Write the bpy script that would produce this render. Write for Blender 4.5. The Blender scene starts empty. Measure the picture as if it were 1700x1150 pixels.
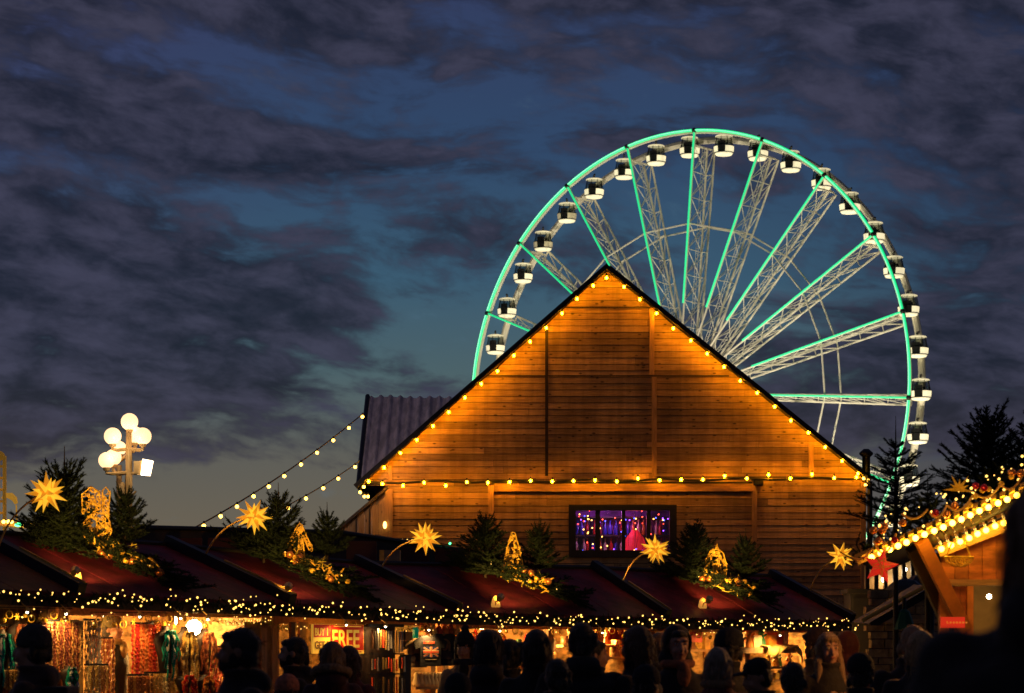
import bpy, bmesh, math, random
from mathutils import Vector, Matrix, Euler, noise as mnoise
random.seed(7)
S = bpy.context.scene
COL = S.collection
PI = math.pi
F, CX, HY, EYE = 4250.0, 850.0, 1080.0, 1.6
def at(px, py, Y):
    return Vector(((px-CX)/F*Y, Y, EYE+(HY-py)/F*Y))

# ------------------------------------------------------------------ mesh builder
class MB:
    def __init__(s):
        s.v=[]; s.f=[]; s.m=[]; s.t=[]; s.cm=0; s.ct=0.5
    def add(s, vs, fs):
        o=len(s.v); s.v.extend([tuple(v) for v in vs])
        for f in fs:
            s.f.append(tuple(o+i for i in f)); s.m.append(s.cm); s.t.append(s.ct)
    def box(s, a, b, M=None):
        x0,y0,z0=a; x1,y1,z1=b
        vs=[Vector(p) for p in ((x0,y0,z0),(x1,y0,z0),(x1,y1,z0),(x0,y1,z0),(x0,y0,z1),(x1,y0,z1),(x1,y1,z1),(x0,y1,z1))]
        if M: vs=[M@v for v in vs]
        s.add(vs,[(0,3,2,1),(4,5,6,7),(0,1,5,4),(1,2,6,5),(2,3,7,6),(3,0,4,7)])
    def cbox(s, c, sz, M=None):
        h=[q/2 for q in sz]; T=Matrix.Translation(c)
        if M: T=T@M.to_4x4()
        s.box((-h[0],-h[1],-h[2]),(h[0],h[1],h[2]),T)
    def beam(s, p, q, w, h, up=Vector((0,0,1))):
        p=Vector(p); q=Vector(q); d=(q-p).normalized()
        sd=d.cross(up)
        if sd.length<1e-4: sd=d.cross(Vector((0,1,0)))
        sd.normalize(); u=sd.cross(d)
        vs=[]
        for c in (p,q):
            for a,b in ((-1,-1),(1,-1),(1,1),(-1,1)): vs.append(c+sd*a*w/2+u*b*h/2)
        s.add(vs,[(3,2,1,0),(4,5,6,7),(0,1,5,4),(1,2,6,5),(2,3,7,6),(3,0,4,7)])
    def cone(s, p, q, r0, r1, n=8, caps=True):
        p=Vector(p); q=Vector(q); d=(q-p)
        if d.length<1e-6: return
        d.normalize(); a=d.orthogonal().normalized(); b=d.cross(a); vs=[]
        for c,r in ((p,r0),(q,r1)):
            for i in range(n):
                t=2*PI*i/n; vs.append(c+a*math.cos(t)*r+b*math.sin(t)*r)
        fs=[(i,(i+1)%n,n+(i+1)%n,n+i) for i in range(n)]
        if caps: fs+= [tuple(range(n-1,-1,-1)), tuple(range(n,2*n))]
        s.add(vs,fs)
    def ell(s, c, r, M=None, nu=12, nv=8):
        c=Vector(c); vs=[]
        if not hasattr(r,'__len__'): r=(r,r,r)
        for j in range(1,nv):
            ph=PI*j/nv
            for i in range(nu):
                t=2*PI*i/nu; v=Vector((r[0]*math.sin(ph)*math.cos(t),r[1]*math.sin(ph)*math.sin(t),r[2]*math.cos(ph)))
                if M: v=M@v
                vs.append(c+v)
        tp=Vector((0,0,r[2])); bt=Vector((0,0,-r[2]))
        if M: tp=M@tp; bt=M@bt
        vs+= [c+tp,c+bt]; T=len(vs)-2; B=T+1; fs=[]
        for i in range(nu):
            fs.append((T,i,(i+1)%nu)); fs.append((B,(nv-2)*nu+(i+1)%nu,(nv-2)*nu+i))
            for j in range(nv-2): fs.append((j*nu+i,(j+1)*nu+i,(j+1)*nu+(i+1)%nu,j*nu+(i+1)%nu))
        s.add(vs,fs)
    def cap(s, p, q, r0, r1, n=8):      # rounded limb
        s.cone(p,q,r0,r1,n); s.ell(p,r0,None,n,6); s.ell(q,r1,None,n,6)
    def lathe(s, c, prof, n=16, a0=0, M=None):
        c=Vector(c); vs=[]
        for r,z in prof:
            for i in range(n):
                t=a0+2*PI*i/n; v=Vector((r*math.cos(t),r*math.sin(t),z))
                if M: v=M@v
                vs.append(c+v)
        fs=[]; k=len(prof)
        for j in range(k-1):
            for i in range(n): fs.append((j*n+i,j*n+(i+1)%n,(j+1)*n+(i+1)%n,(j+1)*n+i))
        fs.append(tuple(range(n-1,-1,-1))); fs.append(tuple((k-1)*n+i for i in range(n)))
        s.add(vs,fs)
    def loft(s, rings, n=16):            # rings: (cx,cy,cz,rx,ry)
        vs=[]; 
        for cx,cy,cz,rx,ry in rings:
            for i in range(n):
                t=2*PI*i/n; vs.append((cx+rx*math.cos(t),cy+ry*math.sin(t),cz))
        k=len(rings); fs=[]
        for j in range(k-1):
            for i in range(n): fs.append((j*n+i,j*n+(i+1)%n,(j+1)*n+(i+1)%n,(j+1)*n+i))
        fs.append(tuple(range(n-1,-1,-1))); fs.append(tuple((k-1)*n+i for i in range(n)))
        s.add(vs,fs)
    def tube(s, pts, r, n=6, closed=False):
        pts=[Vector(p) for p in pts]; k=len(pts); vs=[]; ref=None
        for i,p in enumerate(pts):
            if closed: d=pts[(i+1)%k]-pts[i-1]
            else: d=pts[min(i+1,k-1)]-pts[max(i-1,0)]
            d.normalize()
            if ref is None: a=d.orthogonal().normalized()
            else:
                a=ref-d*ref.dot(d)
                if a.length<1e-5: a=d.orthogonal()
                a.normalize()
            ref=a; b=d.cross(a); rr=r[i] if hasattr(r,'__len__') else r
            for j in range(n):
                t=2*PI*j/n; vs.append(p+a*math.cos(t)*rr+b*math.sin(t)*rr)
        fs=[]
        for i in range(k if closed else k-1):
            i2=(i+1)%k
            for j in range(n): fs.append((i*n+j,i*n+(j+1)%n,i2*n+(j+1)%n,i2*n+j))
        if not closed: fs.append(tuple(range(n-1,-1,-1))); fs.append(tuple((k-1)*n+j for j in range(n)))
        s.add(vs,fs)
    def prism(s, poly, a, b):            # poly in (x,z), extruded y a..b
        n=len(poly); vs=[(x,a,z) for x,z in poly]+[(x,b,z) for x,z in poly]
        s.add(vs,[tuple(range(n)),tuple(range(2*n-1,n-1,-1))]+[((i+1)%n,i,n+i,n+(i+1)%n) for i in range(n)])
    def xform(s, M, start=0):
        for i in range(start,len(s.v)): s.v[i]=tuple(M@Vector(s.v[i]))
    def mesh(s, name, mats, smooth=False, off=None):
        me=bpy.data.meshes.new(name)
        vs=s.v if off is None else [(v[0]-off[0],v[1]-off[1],v[2]-off[2]) for v in s.v]
        me.from_pydata(vs,[],s.f)
        if not isinstance(mats,(list,tuple)): mats=[mats]
        for m in mats: me.materials.append(m)
        me.polygons.foreach_set('material_index',s.m)
        if smooth: me.polygons.foreach_set('use_smooth',[True]*len(s.f))
        at_=me.attributes.new('tint','FLOAT','FACE'); at_.data.foreach_set('value',s.t)
        bm=bmesh.new(); bm.from_mesh(me); bmesh.ops.recalc_face_normals(bm,faces=bm.faces); bm.to_mesh(me); bm.free()
        me.update(); return me
WL={}
def props(o,label=None,cat=None,group=None,kind=None):
    if label: o['label']=label
    if cat: o['category']=cat
    if group: o['group']=group
    if kind: o['kind']=kind
    return o
def thing(name,label,cat,loc=(0,0,0),group=None,rz=0):
    o=bpy.data.objects.new(name,None); o.empty_display_size=.1; COL.objects.link(o)
    o.location=loc; o.rotation_euler=(0,0,rz); WL[o.name]=Vector(loc)
    return props(o,label,cat,group)
def part(name,mb,mats,parent,world=True,smooth=False,label=None):
    off=WL[parent.name] if world else None
    me=mb if isinstance(mb,bpy.types.Mesh) else mb.mesh(name,mats,smooth,off)
    o=bpy.data.objects.new(name,me); COL.objects.link(o); o.parent=parent; WL[o.name]=WL[parent.name]
    return props(o,label)
def inst(name,me,parent,loc,rot=None,sc=None,world=True):
    o=bpy.data.objects.new(name,me); COL.objects.link(o); o.parent=parent
    o.location=Vector(loc)-WL[parent.name] if world else loc
    if rot is not None: o.rotation_euler=rot
    if sc is not None: o.scale=sc if hasattr(sc,'__len__') else (sc,)*3
    WL[o.name]=Vector(loc) if world else WL[parent.name]+Vector(loc)
    return o
def single(name,mb,mats,label,cat,loc,group=None,smooth=False,kind=None,world=True):
    me=mb if isinstance(mb,bpy.types.Mesh) else mb.mesh(name,mats,smooth,loc if world else None)
    o=bpy.data.objects.new(name,me); COL.objects.link(o); o.location=loc; WL[o.name]=Vector(loc)
    return props(o,label,cat,group,kind)
def copy_tree(o,parent=None):
    c=o.copy(); COL.objects.link(c); c.parent=parent; WL[c.name]=WL[o.name]
    for ch in list(o.children): copy_tree(ch,c)
    return c
def lamp(kind,name,loc,energy,color,parent,**kw):
    L=bpy.data.lights.new(name,kind); L.energy=energy; L.color=color
    for k,v in kw.items(): setattr(L,k,v)
    o=bpy.data.objects.new(name,L); COL.objects.link(o); o.parent=parent
    o.location=Vector(loc)-WL[parent.name]; return o
def aim(o,target,loc):
    o.rotation_euler=(Vector(target)-Vector(loc)).to_track_quat('-Z','Y').to_euler()

# ------------------------------------------------------------------ materials
class NT:
    def __init__(s,nt): s.nt=nt
    def n(s,t,**kw):
        x=s.nt.nodes.new(t)
        for k,v in kw.items(): setattr(x,k,v)
        return x
    def put(s,sock,v):
        if isinstance(v,bpy.types.NodeSocket): s.nt.links.new(v,sock)
        elif v is not None:
            if hasattr(v,'__len__') and sock.type=='RGBA' and len(v)==3: v=(*v,1)
            sock.default_value=v
    def m(s,op,a,b=None,c=None,clamp=False):
        x=s.n('ShaderNodeMath',operation=op,use_clamp=clamp)
        s.put(x.inputs[0],a)
        if b is not None: s.put(x.inputs[1],b)
        if c is not None: s.put(x.inputs[2],c)
        return x.outputs[0]
    def mix(s,f,a,b,bt='MIX'):
        x=s.n('ShaderNodeMix',data_type='RGBA',blend_type=bt)
        s.put(x.inputs[0],f); s.put(x.inputs[6],a); s.put(x.inputs[7],b); return x.outputs[2]
    def noise(s,vec,sc,det=4,rough=.55,dist=0.):
        x=s.n('ShaderNodeTexNoise'); s.put(x.inputs['Vector'],vec); x.inputs['Scale'].default_value=sc
        x.inputs['Detail'].default_value=det; x.inputs['Roughness'].default_value=rough; x.inputs['Distortion'].default_value=dist
        return x.outputs[0]
    def xyz(s,a,b,c):
        x=s.n('ShaderNodeCombineXYZ'); s.put(x.inputs[0],a); s.put(x.inputs[1],b); s.put(x.inputs[2],c); return x.outputs[0]
    def sep(s,v):
        x=s.n('ShaderNodeSeparateXYZ'); s.put(x.inputs[0],v); return x.outputs
    def ss(s,v,a,b,c=0.,d=1.):
        x=s.n('ShaderNodeMapRange',interpolation_type='SMOOTHSTEP'); s.put(x.inputs[0],v)
        for i,q in enumerate((a,b,c,d)): s.put(x.inputs[1+i],q)
        return x.outputs[0]
def base(name):
    m=bpy.data.materials.new(name); m.use_nodes=True; nt=NT(m.node_tree)
    p=m.node_tree.nodes['Principled BSDF']; return m,nt,p
MC={}
def mat(name,col,rough=.7,metal=0.,var=.25,vs=6.,bump=0.,bs=30.,em=None,es=0.,tint=0.,spec=.5,stretch=None,cols=None,sheen=0.,samp=None):
    if name in MC: return MC[name]
    m,N,p=base(name)
    tc=N.n('ShaderNodeTexCoord').outputs['Object']
    v=tc
    if stretch:
        mp=N.n('ShaderNodeMapping'); N.put(mp.inputs[0],tc); mp.inputs['Scale'].default_value=stretch; v=mp.outputs[0]
    c=col
    if cols:
        a=N.n('ShaderNodeAttribute',attribute_name='tint').outputs['Fac']
        r=N.n('ShaderNodeValToRGB'); r.color_ramp.interpolation='CONSTANT'
        el=r.color_ramp.elements
        while len(el)<len(cols): el.new(0.5)
        for i,cc in enumerate(cols): el[i].position=i/len(cols); el[i].color=(*cc,1)
        N.put(r.inputs[0],a); c=r.outputs[0]
    if var>0:
        nz=N.noise(v,vs,5,.6)
        c=N.mix(N.ss(nz,.3,.7),N.mix(1.,c,(1-var,)*3,'MULTIPLY'),N.mix(1.,c,(1+var*.6,)*3,'MULTIPLY'))
    if tint>0:
        a=N.n('ShaderNodeAttribute',attribute_name='tint').outputs['Fac']
        g=N.m('MULTIPLY_ADD',a,2*tint,1-tint)
        gg=N.xyz(g,g,g); c=N.mix(1.,c,gg,'MULTIPLY')
    N.put(p.inputs['Base Color'],c)
    p.inputs['Roughness'].default_value=rough; p.inputs['Metallic'].default_value=metal
    p.inputs['Specular IOR Level'].default_value=spec
    if sheen: p.inputs['Sheen Weight'].default_value=sheen; p.inputs['Sheen Roughness'].default_value=.35; p.inputs['Sheen Tint'].default_value=(1,.75,.5,1)
    if bump>0:
        b=N.n('ShaderNodeBump'); b.inputs['Strength'].default_value=bump; b.inputs['Distance'].default_value=.02
        N.put(b.inputs['Height'],N.noise(v,bs,4,.6)); N.put(p.inputs['Normal'],b.outputs[0])
    if em:
        N.put(p.inputs['Emission Color'],em); p.inputs['Emission Strength'].default_value=es
    if samp: m.cycles.emission_sampling=samp
    MC[name]=m; return m
def planks(name,c1,c2,row=.135,zoff=0.,axis='z'):
    if name in MC: return MC[name]
    m,N,p=base(name)
    tc=N.n('ShaderNodeTexCoord').outputs['Object']
    x,y,z=N.sep(tc)
    a=N.n('ShaderNodeAttribute',attribute_name='tint').outputs['Fac']
    off=N.m('MULTIPLY',a,37.)
    if axis=='z': v=N.xyz(N.m('ADD',N.m('MULTIPLY',x,1.1),off),y,N.m('MULTIPLY',z,16.))
    else: v=N.xyz(N.m('MULTIPLY',x,16.),y,N.m('ADD',N.m('MULTIPLY',z,1.1),off))
    g=N.noise(v,3.,6,.65,.6)
    c=N.mix(N.ss(g,.32,.68),c1,c2)
    # knots: small dark oval eyes scattered along the boards
    kv=N.xyz(N.m('ADD',N.m('MULTIPLY',x,1. if axis=='z' else 2.4),off),0.,N.m('MULTIPLY',z,2.4 if axis=='z' else 1.))
    vo=N.n('ShaderNodeTexVoronoi'); N.put(vo.inputs['Vector'],kv); vo.inputs['Scale'].default_value=4.2
    k=N.ss(vo.outputs['Distance'],.07,.20,1.,0.)
    c=N.mix(N.m('MULTIPLY',k,.85),c,(.045,.018,.008))
    bl=N.noise(tc,.7,3,.6)
    c=N.mix(1.,c,N.mix(N.ss(bl,.35,.65),(.62,.6,.58),(1.05,1.05,1.05)),'MULTIPLY')
    st_=N.noise(N.xyz(N.m('MULTIPLY',x,4.),0.,N.m('MULTIPLY',z,.45)),1.6,4,.6); c=N.mix(1.,c,N.mix(N.ss(st_,.38,.6),(.84,.83,.82),(1.05,1.05,1.05)),'MULTIPLY')
    t2=N.m('MULTIPLY_ADD',a,.7,.62); c=N.mix(1.,c,N.xyz(t2,t2,t2),'MULTIPLY')
    N.put(p.inputs['Base Color'],c); p.inputs['Roughness'].default_value=.62
    b=N.n('ShaderNodeBump'); b.inputs['Strength'].default_value=.5; b.inputs['Distance'].default_value=.01
    N.put(b.inputs['Height'],g); N.put(p.inputs['Normal'],b.outputs[0])
    MC[name]=m; return m
def glass(name,col=(1,1,1),fac=.12,rough=.03):
    m=bpy.data.materials.new(name); m.use_nodes=True; N=NT(m.node_tree); m.node_tree.nodes.clear()
    o=N.n('ShaderNodeOutputMaterial'); t=N.n('ShaderNodeBsdfTransparent'); t.inputs[0].default_value=(*col,1)
    g=N.n('ShaderNodeBsdfGlossy'); g.inputs['Roughness'].default_value=rough
    x=N.n('ShaderNodeMixShader'); x.inputs[0].default_value=fac
    N.put(x.inputs[1],t.outputs[0]); N.put(x.inputs[2],g.outputs[0]); N.put(o.inputs[0],x.outputs[0]); return m
def lin(r,g,b):
    return tuple(((q/255)/12.92 if q/255<=.04045 else ((q/255+.055)/1.055)**2.4) for q in (r,g,b))

M_WOOD=planks('pine_boards',(.42,.235,.10),(.62,.39,.18))
M_WOODV=planks('pine_boards_upright',(.40,.22,.09),(.6,.36,.16),axis='x')
M_POST=mat('pine_post',(.52,.29,.12),.6,var=.3,vs=4,stretch=(8,8,1),bump=.3,bs=12,tint=.2)
M_POSTH=mat('pine_beam',(.52,.29,.12),.6,var=.3,vs=4,stretch=(1,8,8),bump=.3,bs=12,tint=.2)
M_DKWOOD=mat('dark_stained_wood',(.03,.016,.012),.6,var=.4,vs=5,bump=.3)
M_DARK=mat('black_paint',(.012,.011,.012),.5,var=.3)
M_CABLE=mat('black_cable',(.012,.012,.012),.6,var=0)
M_BURG=mat('burgundy_roofing',(.125,.011,.024),.6,spec=.25,var=.5,vs=3.2,bump=.6,bs=9,tint=.3)
M_WHITE=mat('white_painted_steel',(.78,.74,.62),.45,var=.12,vs=.5)
M_STEEL=mat('brushed_steel',(.5,.48,.44),.35,metal=.8,var=.2)
M_BRASS=mat('brass',(.75,.45,.12),.35,metal=.7,var=.3,vs=12)
M_GOLD=mat('gold_paint',(.85,.52,.05),.42,metal=.25,var=.35,vs=25,bump=.3,bs=60)
M_FIR=mat('fir_needles',(.010,.020,.008),.7,var=.5,vs=9,tint=.5,spec=.25)
M_BARK=mat('fir_bark',(.035,.022,.014),.9,var=.4,vs=20)
M_BULB=mat('warm_bulb_glass',(1,.6,.2),.4,var=0,em=(1,.345,.0026),es=240.)
M_BULBS=mat('soft_bulb_glass',(1,.7,.3),.4,var=0,em=(1,.50,.055),es=12.)
M_FAIRY=mat('fairy_bulb_glass',(1,.8,.4),.4,var=0,em=(1,.56,.11),es=3.0,samp='NONE')
M_GLOBE=mat('opal_globe_glass',(1,.9,.7),.3,var=0,em=(1,.60,.30),es=1.7)
M_GREEN=mat('green_led_strip',(.1,.8,.4),.3,var=0,em=(.004,.80,.25),es=1.0)
M_GREEN2=mat('green_led_spoke_strip',(.1,.8,.4),.3,var=0,em=(.003,.66,.23),es=1.0)
M_STAR=mat('glowing_star_paper',(.9,.55,.06),.6,var=.25,vs=9,em=(1.,.50,.03),es=.95)
M_STARD=mat('glowing_star_paper_dim',(.8,.4,.04),.6,var=.25,vs=9,em=(1.,.36,.015),es=.5)
M_GOUND=mat('wet_cobbles',(.05,.047,.045),.5,var=.5,vs=3,bump=.6,bs=8)

# ------------------------------------------------------------------ world: dusk sky with broken cloud
def make_world():
    w=bpy.data.worlds.new('World'); S.world=w; w.use_nodes=True
    N=NT(w.node_tree); w.node_tree.nodes.clear()
    out=N.n('ShaderNodeOutputWorld'); bg=N.n('ShaderNodeBackground')
    d=N.n('ShaderNodeTexCoord').outputs['Generated']
    x,y,z=N.sep(d)
    az=N.m('ARCTAN2',x,y); el=N.m('ARCSINE',z)
    # clear dusk sky
    r=N.n('ShaderNodeValToRGB'); N.put(r.inputs[0],N.m('MULTIPLY',el,2.5)); E=r.color_ramp.elements
    stops=[(0.,(118,102,80)),(.10,(108,98,82)),(.19,(94,94,88)),(.27,(76,98,104)),(.36,(58,90,112)),(.48,(48,72,104)),(.62,(50,62,96)),(1.,(40,47,78))]
    while len(E)<len(stops): E.new(.5)
    for e,(p,c) in zip(E,stops): e.position=p; e.color=(*lin(*c),1)
    sky=r.outputs[0]
    # the glow after sunset lies to the left, the right is already darker
    sky=N.mix(N.m('MULTIPLY',N.ss(az,.06,.20),.50),sky,lin(34,42,72))
    lx=N.m('MULTIPLY',N.ss(az,-.05,-.2),N.ss(el,.05,.14))
    sky=N.mix(N.m('MULTIPLY',lx,.35),sky,lin(64,56,92))
    # clouds
    wv=N.noise(N.xyz(N.m('MULTIPLY',az,5.),N.m('MULTIPLY',el,9.),1.7),1.6,3,.5)
    ea=N.m('ADD',el,N.m('MULTIPLY',az,.10))
    v1=N.xyz(N.m('MULTIPLY',az,9.),N.m('ADD',N.m('MULTIPLY',ea,36.),N.m('MULTIPLY',wv,1.6)),3.1)
    n1=N.noise(v1,1.,6,.55,.15)
    v2=N.xyz(N.m('MULTIPLY',az,42.),N.m('ADD',N.m('MULTIPLY',ea,95.),N.m('MULTIPLY',wv,3.)),9.3)
    n2=N.noise(v2,1.,5,.58,.2)
    dens=N.m('ADD',n1,N.m('MULTIPLY',N.m('SUBTRACT',n2,.5),.62))
    def blob(a0,e0,sa,se,amp):
        q=N.m('ADD',N.m('POWER',N.m('ABSOLUTE',N.m('DIVIDE',N.m('SUBTRACT',az,a0),sa)),2.),N.m('POWER',N.m('ABSOLUTE',N.m('DIVIDE',N.m('SUBTRACT',el,e0),se)),2.))
        return N.m('MULTIPLY',N.m('EXPONENT',N.m('MULTIPLY',q,-1.)),amp)
    for b in ((-.17,.150,.075,.030,.26),(-.155,.105,.075,.030,.26),(-.06,.135,.05,.010,.14),(-.10,.190,.10,.014,.12),(0.,.262,.3,.016,.12),(.12,.235,.14,.014,.18),(.19,.20,.05,.03,.12),(.19,.118,.06,.014,.30),(.15,.095,.05,.012,.16),
              (-.19,.235,.05,.03,.10),(0.,.25,.2,.01,.08),(-.025,.118,.045,.030,-.24),(-.07,.065,.05,.02,-.14),(.13,.16,.05,.02,-.1),(-.19,.050,.10,.012,-.20),(.03,.055,.12,.02,-.1),(.02,.215,.06,.012,-.10),(.05,.175,.05,.02,-.1),(-.17,.19,.03,.012,-.06)):
        dens=N.m('ADD',dens,blob(*b))
    f=N.ss(dens,.39,.61)
    cc=N.mix(N.ss(n2,.3,.75),lin(28,32,46),lin(62,62,82))
    cc=N.mix(N.ss(el,.02,.12,.55,0.),cc,lin(74,64,66))
    fin=N.mix(N.m('MULTIPLY',f,.93),sky,cc)
    n3=N.noise(N.xyz(N.m('MULTIPLY',az,90.),N.m('MULTIPLY',ea,170.),5.),1.,3,.6)
    g3=N.m('MULTIPLY_ADD',n3,.5,.75); fin=N.mix(N.m('MULTIPLY',f,.8),fin,N.mix(1.,fin,N.xyz(g3,g3,g3),'MULTIPLY'))
    hi=N.ss(n2,.55,.8)
    fin=N.mix(N.m('MULTIPLY',N.m('MULTIPLY',hi,N.m('SUBTRACT',1.,f)),.30),fin,lin(84,118,140))
    # a trace of the physical twilight sky
    st=N.n('ShaderNodeTexSky',sky_type='NISHITA'); st.sun_disc=False; st.sun_elevation=math.radians(-4); st.sun_rotation=math.radians(250)
    ad=N.mix(.03,(0,0,0),st.outputs[0]); fin=N.mix(1.,fin,ad,'ADD')
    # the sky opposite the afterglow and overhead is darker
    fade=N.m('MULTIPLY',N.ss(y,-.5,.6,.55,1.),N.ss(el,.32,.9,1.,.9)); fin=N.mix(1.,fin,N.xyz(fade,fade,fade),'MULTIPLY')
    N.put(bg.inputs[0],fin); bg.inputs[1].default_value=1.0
    N.put(out.inputs[0],bg.outputs[0])
make_world()

# ------------------------------------------------------------------ camera
cam=bpy.data.cameras.new('camera'); co=bpy.data.objects.new('camera',cam); COL.objects.link(co)
cam.lens=90; cam.sensor_width=36; cam.sensor_fit='HORIZONTAL'; cam.shift_y=(HY-575)/1700
cam.clip_start=.1; cam.clip_end=6000
co.location=(0,0,EYE); co.rotation_euler=(PI/2,0,0)
cam.dof.use_dof=True; cam.dof.focus_distance=42; cam.dof.aperture_fstop=5.
S.camera=co
S.render.engine='CYCLES'
S.view_settings.view_transform='Standard'; S.view_settings.look='None'; S.view_settings.exposure=0; S.view_settings.gamma=1
c=S.cycles; c.use_denoising=True; c.max_bounces=6; c.diffuse_bounces=3; c.glossy_bounces=3; c.transparent_max_bounces=8
c.sample_clamp_indirect=4.; c.caustics_reflective=False; c.caustics_refractive=False; c.use_light_tree=True

# ------------------------------------------------------------------ ground
g=MB(); g.add([(-1500,-200,0),(1500,-200,0),(1500,4000,0),(-1500,4000,0)],[(0,1,2,3)])
single('ground',g,M_GOUND,None,None,(0,0,0),kind='structure')
# ------------------------------------------------------------------ ferris wheel
def ico(r,sub=1):
    bm=bmesh.new(); bmesh.ops.create_icosphere(bm,subdivisions=sub,radius=r); return bm
def sphere_mesh(name,r,m,sub=2,sc=(1,1,1)):
    bm=ico(r,sub)
    for v in bm.verts: v.co=Vector((v.co.x*sc[0],v.co.y*sc[1],v.co.z*sc[2]))
    for f in bm.faces: f.smooth=True
    me=bpy.data.meshes.new(name); bm.to_mesh(me); bm.free(); me.materials.append(m); return me

TH=math.radians(37.5); R=26.; HUB=Vector((17.5,256.,27.2)); HW=1.55
AX=Vector((-math.sin(TH),-math.cos(TH),0)); U=Vector((math.cos(TH),-math.sin(TH),0)); UP=Vector((0,0,1))
def wp(r,deg,side): # side +1 front, -1 back
    t=math.radians(deg-4.4); return HUB+AX*HW*side+U*r*math.cos(t)+UP*r*math.sin(t)
def build_wheel():
    W=thing('ferris_wheel','tall white ferris wheel outlined in green light tubes rising behind the gabled wooden house','ferris wheel',(HUB.x,HUB.y,0))
    # rims
    for k in range(20):
        a0=k*18+.55; a1=(k+1)*18-.55
        m=MB(); m.tube([wp(R,a0+(a1-a0)*i/8,1.12) for i in range(9)],.135,7); rt_=part('rim_light_tube',m,M_GREEN,W)
        m=MB(); m.tube([wp(R,a0+(a1-a0)*i/8,1.23) for i in range(9)],.05,6); part('led_core',m,mat('led_core',(.6,1,.8),.3,var=0,em=(.14,1.05,.48),es=1.1,samp='NONE'),rt_)
    m=MB(); m.tube([wp(R-.12,i*3,.93) for i in range(120)],.20,7,True); part('front_rim',m,M_WHITE,W)
    m=MB(); m.tube([wp(R-.45,i*3,-1) for i in range(120)],.36,8,True); part('back_rim',m,M_WHITE,W)
    m=MB()
    for sd in (1,-1):
        m.tube([wp(R*.648,k*18,sd) for k in range(20)],.085,5,True)
    part('inner_ring',m,M_WHITE,W)
    for k in range(20):
        joint=MB(); joint.ell(wp(R,k*18,1.12),.24); part('rim_joint',joint,M_DARK,W)
    for k in range(20):
        a=k*18; sp=MB(); r0=1.6; r1=R-.2; rb=R*.945
        tg=(wp(5,a+90,0)-HUB).normalized()
        def fr(r): return wp(r,a,1)
        def b1(r): return wp(r,a,-.95)+tg*.48*(.35+.65*r/R)
        def b2(r): return wp(r,a,-.95)-tg*.48*(.35+.65*r/R)
        sp.cone(fr(r0),fr(r1),.10,.10,6); sp.cone(b1(r0),b1(rb),.115,.115,6); sp.cone(b2(r0),b2(rb),.10,.10,6)
        n=9; st=(rb-r0)/n
        for i in range(n):
            ra=r0+st*i; rc=ra+st
            sp.cone(fr(ra),b1(rc),.042,.042,5,False); sp.cone(b1(ra),fr(rc),.042,.042,5,False)
            sp.cone(fr(ra),b2(rc),.036,.036,5,False)
            sp.cone(b1(ra),b2(rc),.05,.05,5,False); sp.cone(fr(rc),b1(rc),.045,.045,5,False); sp.cone(b1(rc),b2(rc),.05,.05,5,False)
        # thin ladder up the middle
        c0=lambda r: wp(r,a,-.1)
        for o in (-.14,.14): sp.cone(c0(r0)+tg*o,c0(rb)+tg*o,.03,.03,4,False)
        for i in range(46):
            r=r0+(rb-r0)*i/46; sp.cone(c0(r)-tg*.14,c0(r)+tg*.14,.03,.03,4,False)
        sp.cone(fr(rb),wp(rb,a,-.95),.11,.11,5)
        so=part('spoke',sp,M_WHITE,W)
        gm=MB(); gm.cone(wp(R*.345,a,1.13),wp(R-.15,a,1.13),.095,.095,7); part('light_tube',gm,M_GREEN2,so)
    hb=MB(); Mr=AX.to_track_quat('Z','Y').to_matrix()
    hb.lathe(HUB,[(.9,-2.4),(1.5,-2.2),(1.5,-1.6),(.8,-1.4),(.8,1.4),(1.5,1.6),(1.5,2.2),(.9,2.4)],20,0,Mr); part('hub',hb,M_WHITE,W)
    for sd in (1,-1):
        for s2 in (-1,1):
            lg=MB(); top=HUB+AX*3.*sd; bot=HUB+AX*6.5*sd+U*9*s2; bot.z=0
            for o in (-.45,.45): lg.cone(top+U*o,bot+U*o*1.6,.22,.3,8)
            for i in range(14):
                q0=top.lerp(bot,i/14); q1=top.lerp(bot,(i+1)/14); s3=1 if i%2 else -1
                lg.cone(q0+U*.45*s3,q1-U*.6*s3,.08,.08,5,False)
            part('support_leg',lg,M_WHITE,W)
    # gondolas
    m_roof=MB(); m_roof.lathe((0,0,0),[(.35,-.18),(.95,-.30),(1.08,-.38),(1.06,-.47),(.9,-.5)],16)
    m_base=MB()
    def panel(a0,a1,z0,z1,r0,r1,n=3):
        vs=[];fs=[]
        for i in range(n+1):
            t=a0+(a1-a0)*i/n
            for r,z in ((r0,z0),(r1,z1),(r1-.08,z1),(r0-.08,z0)): vs.append((r*math.cos(t),r*math.sin(t),z))
        for i in range(n):
            for j in range(4): fs.append((i*4+j,(i+1)*4+j,(i+1)*4+(j+1)%4,i*4+(j+1)%4))
        fs+= [(0,1,2,3),(n*4+3,n*4+2,n*4+1,n*4)]
        m_base.add(vs,fs)
    gap=math.radians(25); c0=math.radians(-108)
    panel(c0+gap,c0+gap+math.radians(75),-2.45,-1.75,1.22,1.28)
    panel(c0-gap-math.radians(60),c0-gap,-2.45,-1.75,1.22,1.28)
    panel(c0+PI-math.radians(85),c0+PI+math.radians(80),-2.45,-1.75,1.22,1.28,5)
    m_bot=MB(); m_bot.lathe((0,0,0),[(.55,-2.86),(1.0,-2.78),(1.16,-2.55)],16)
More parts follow.
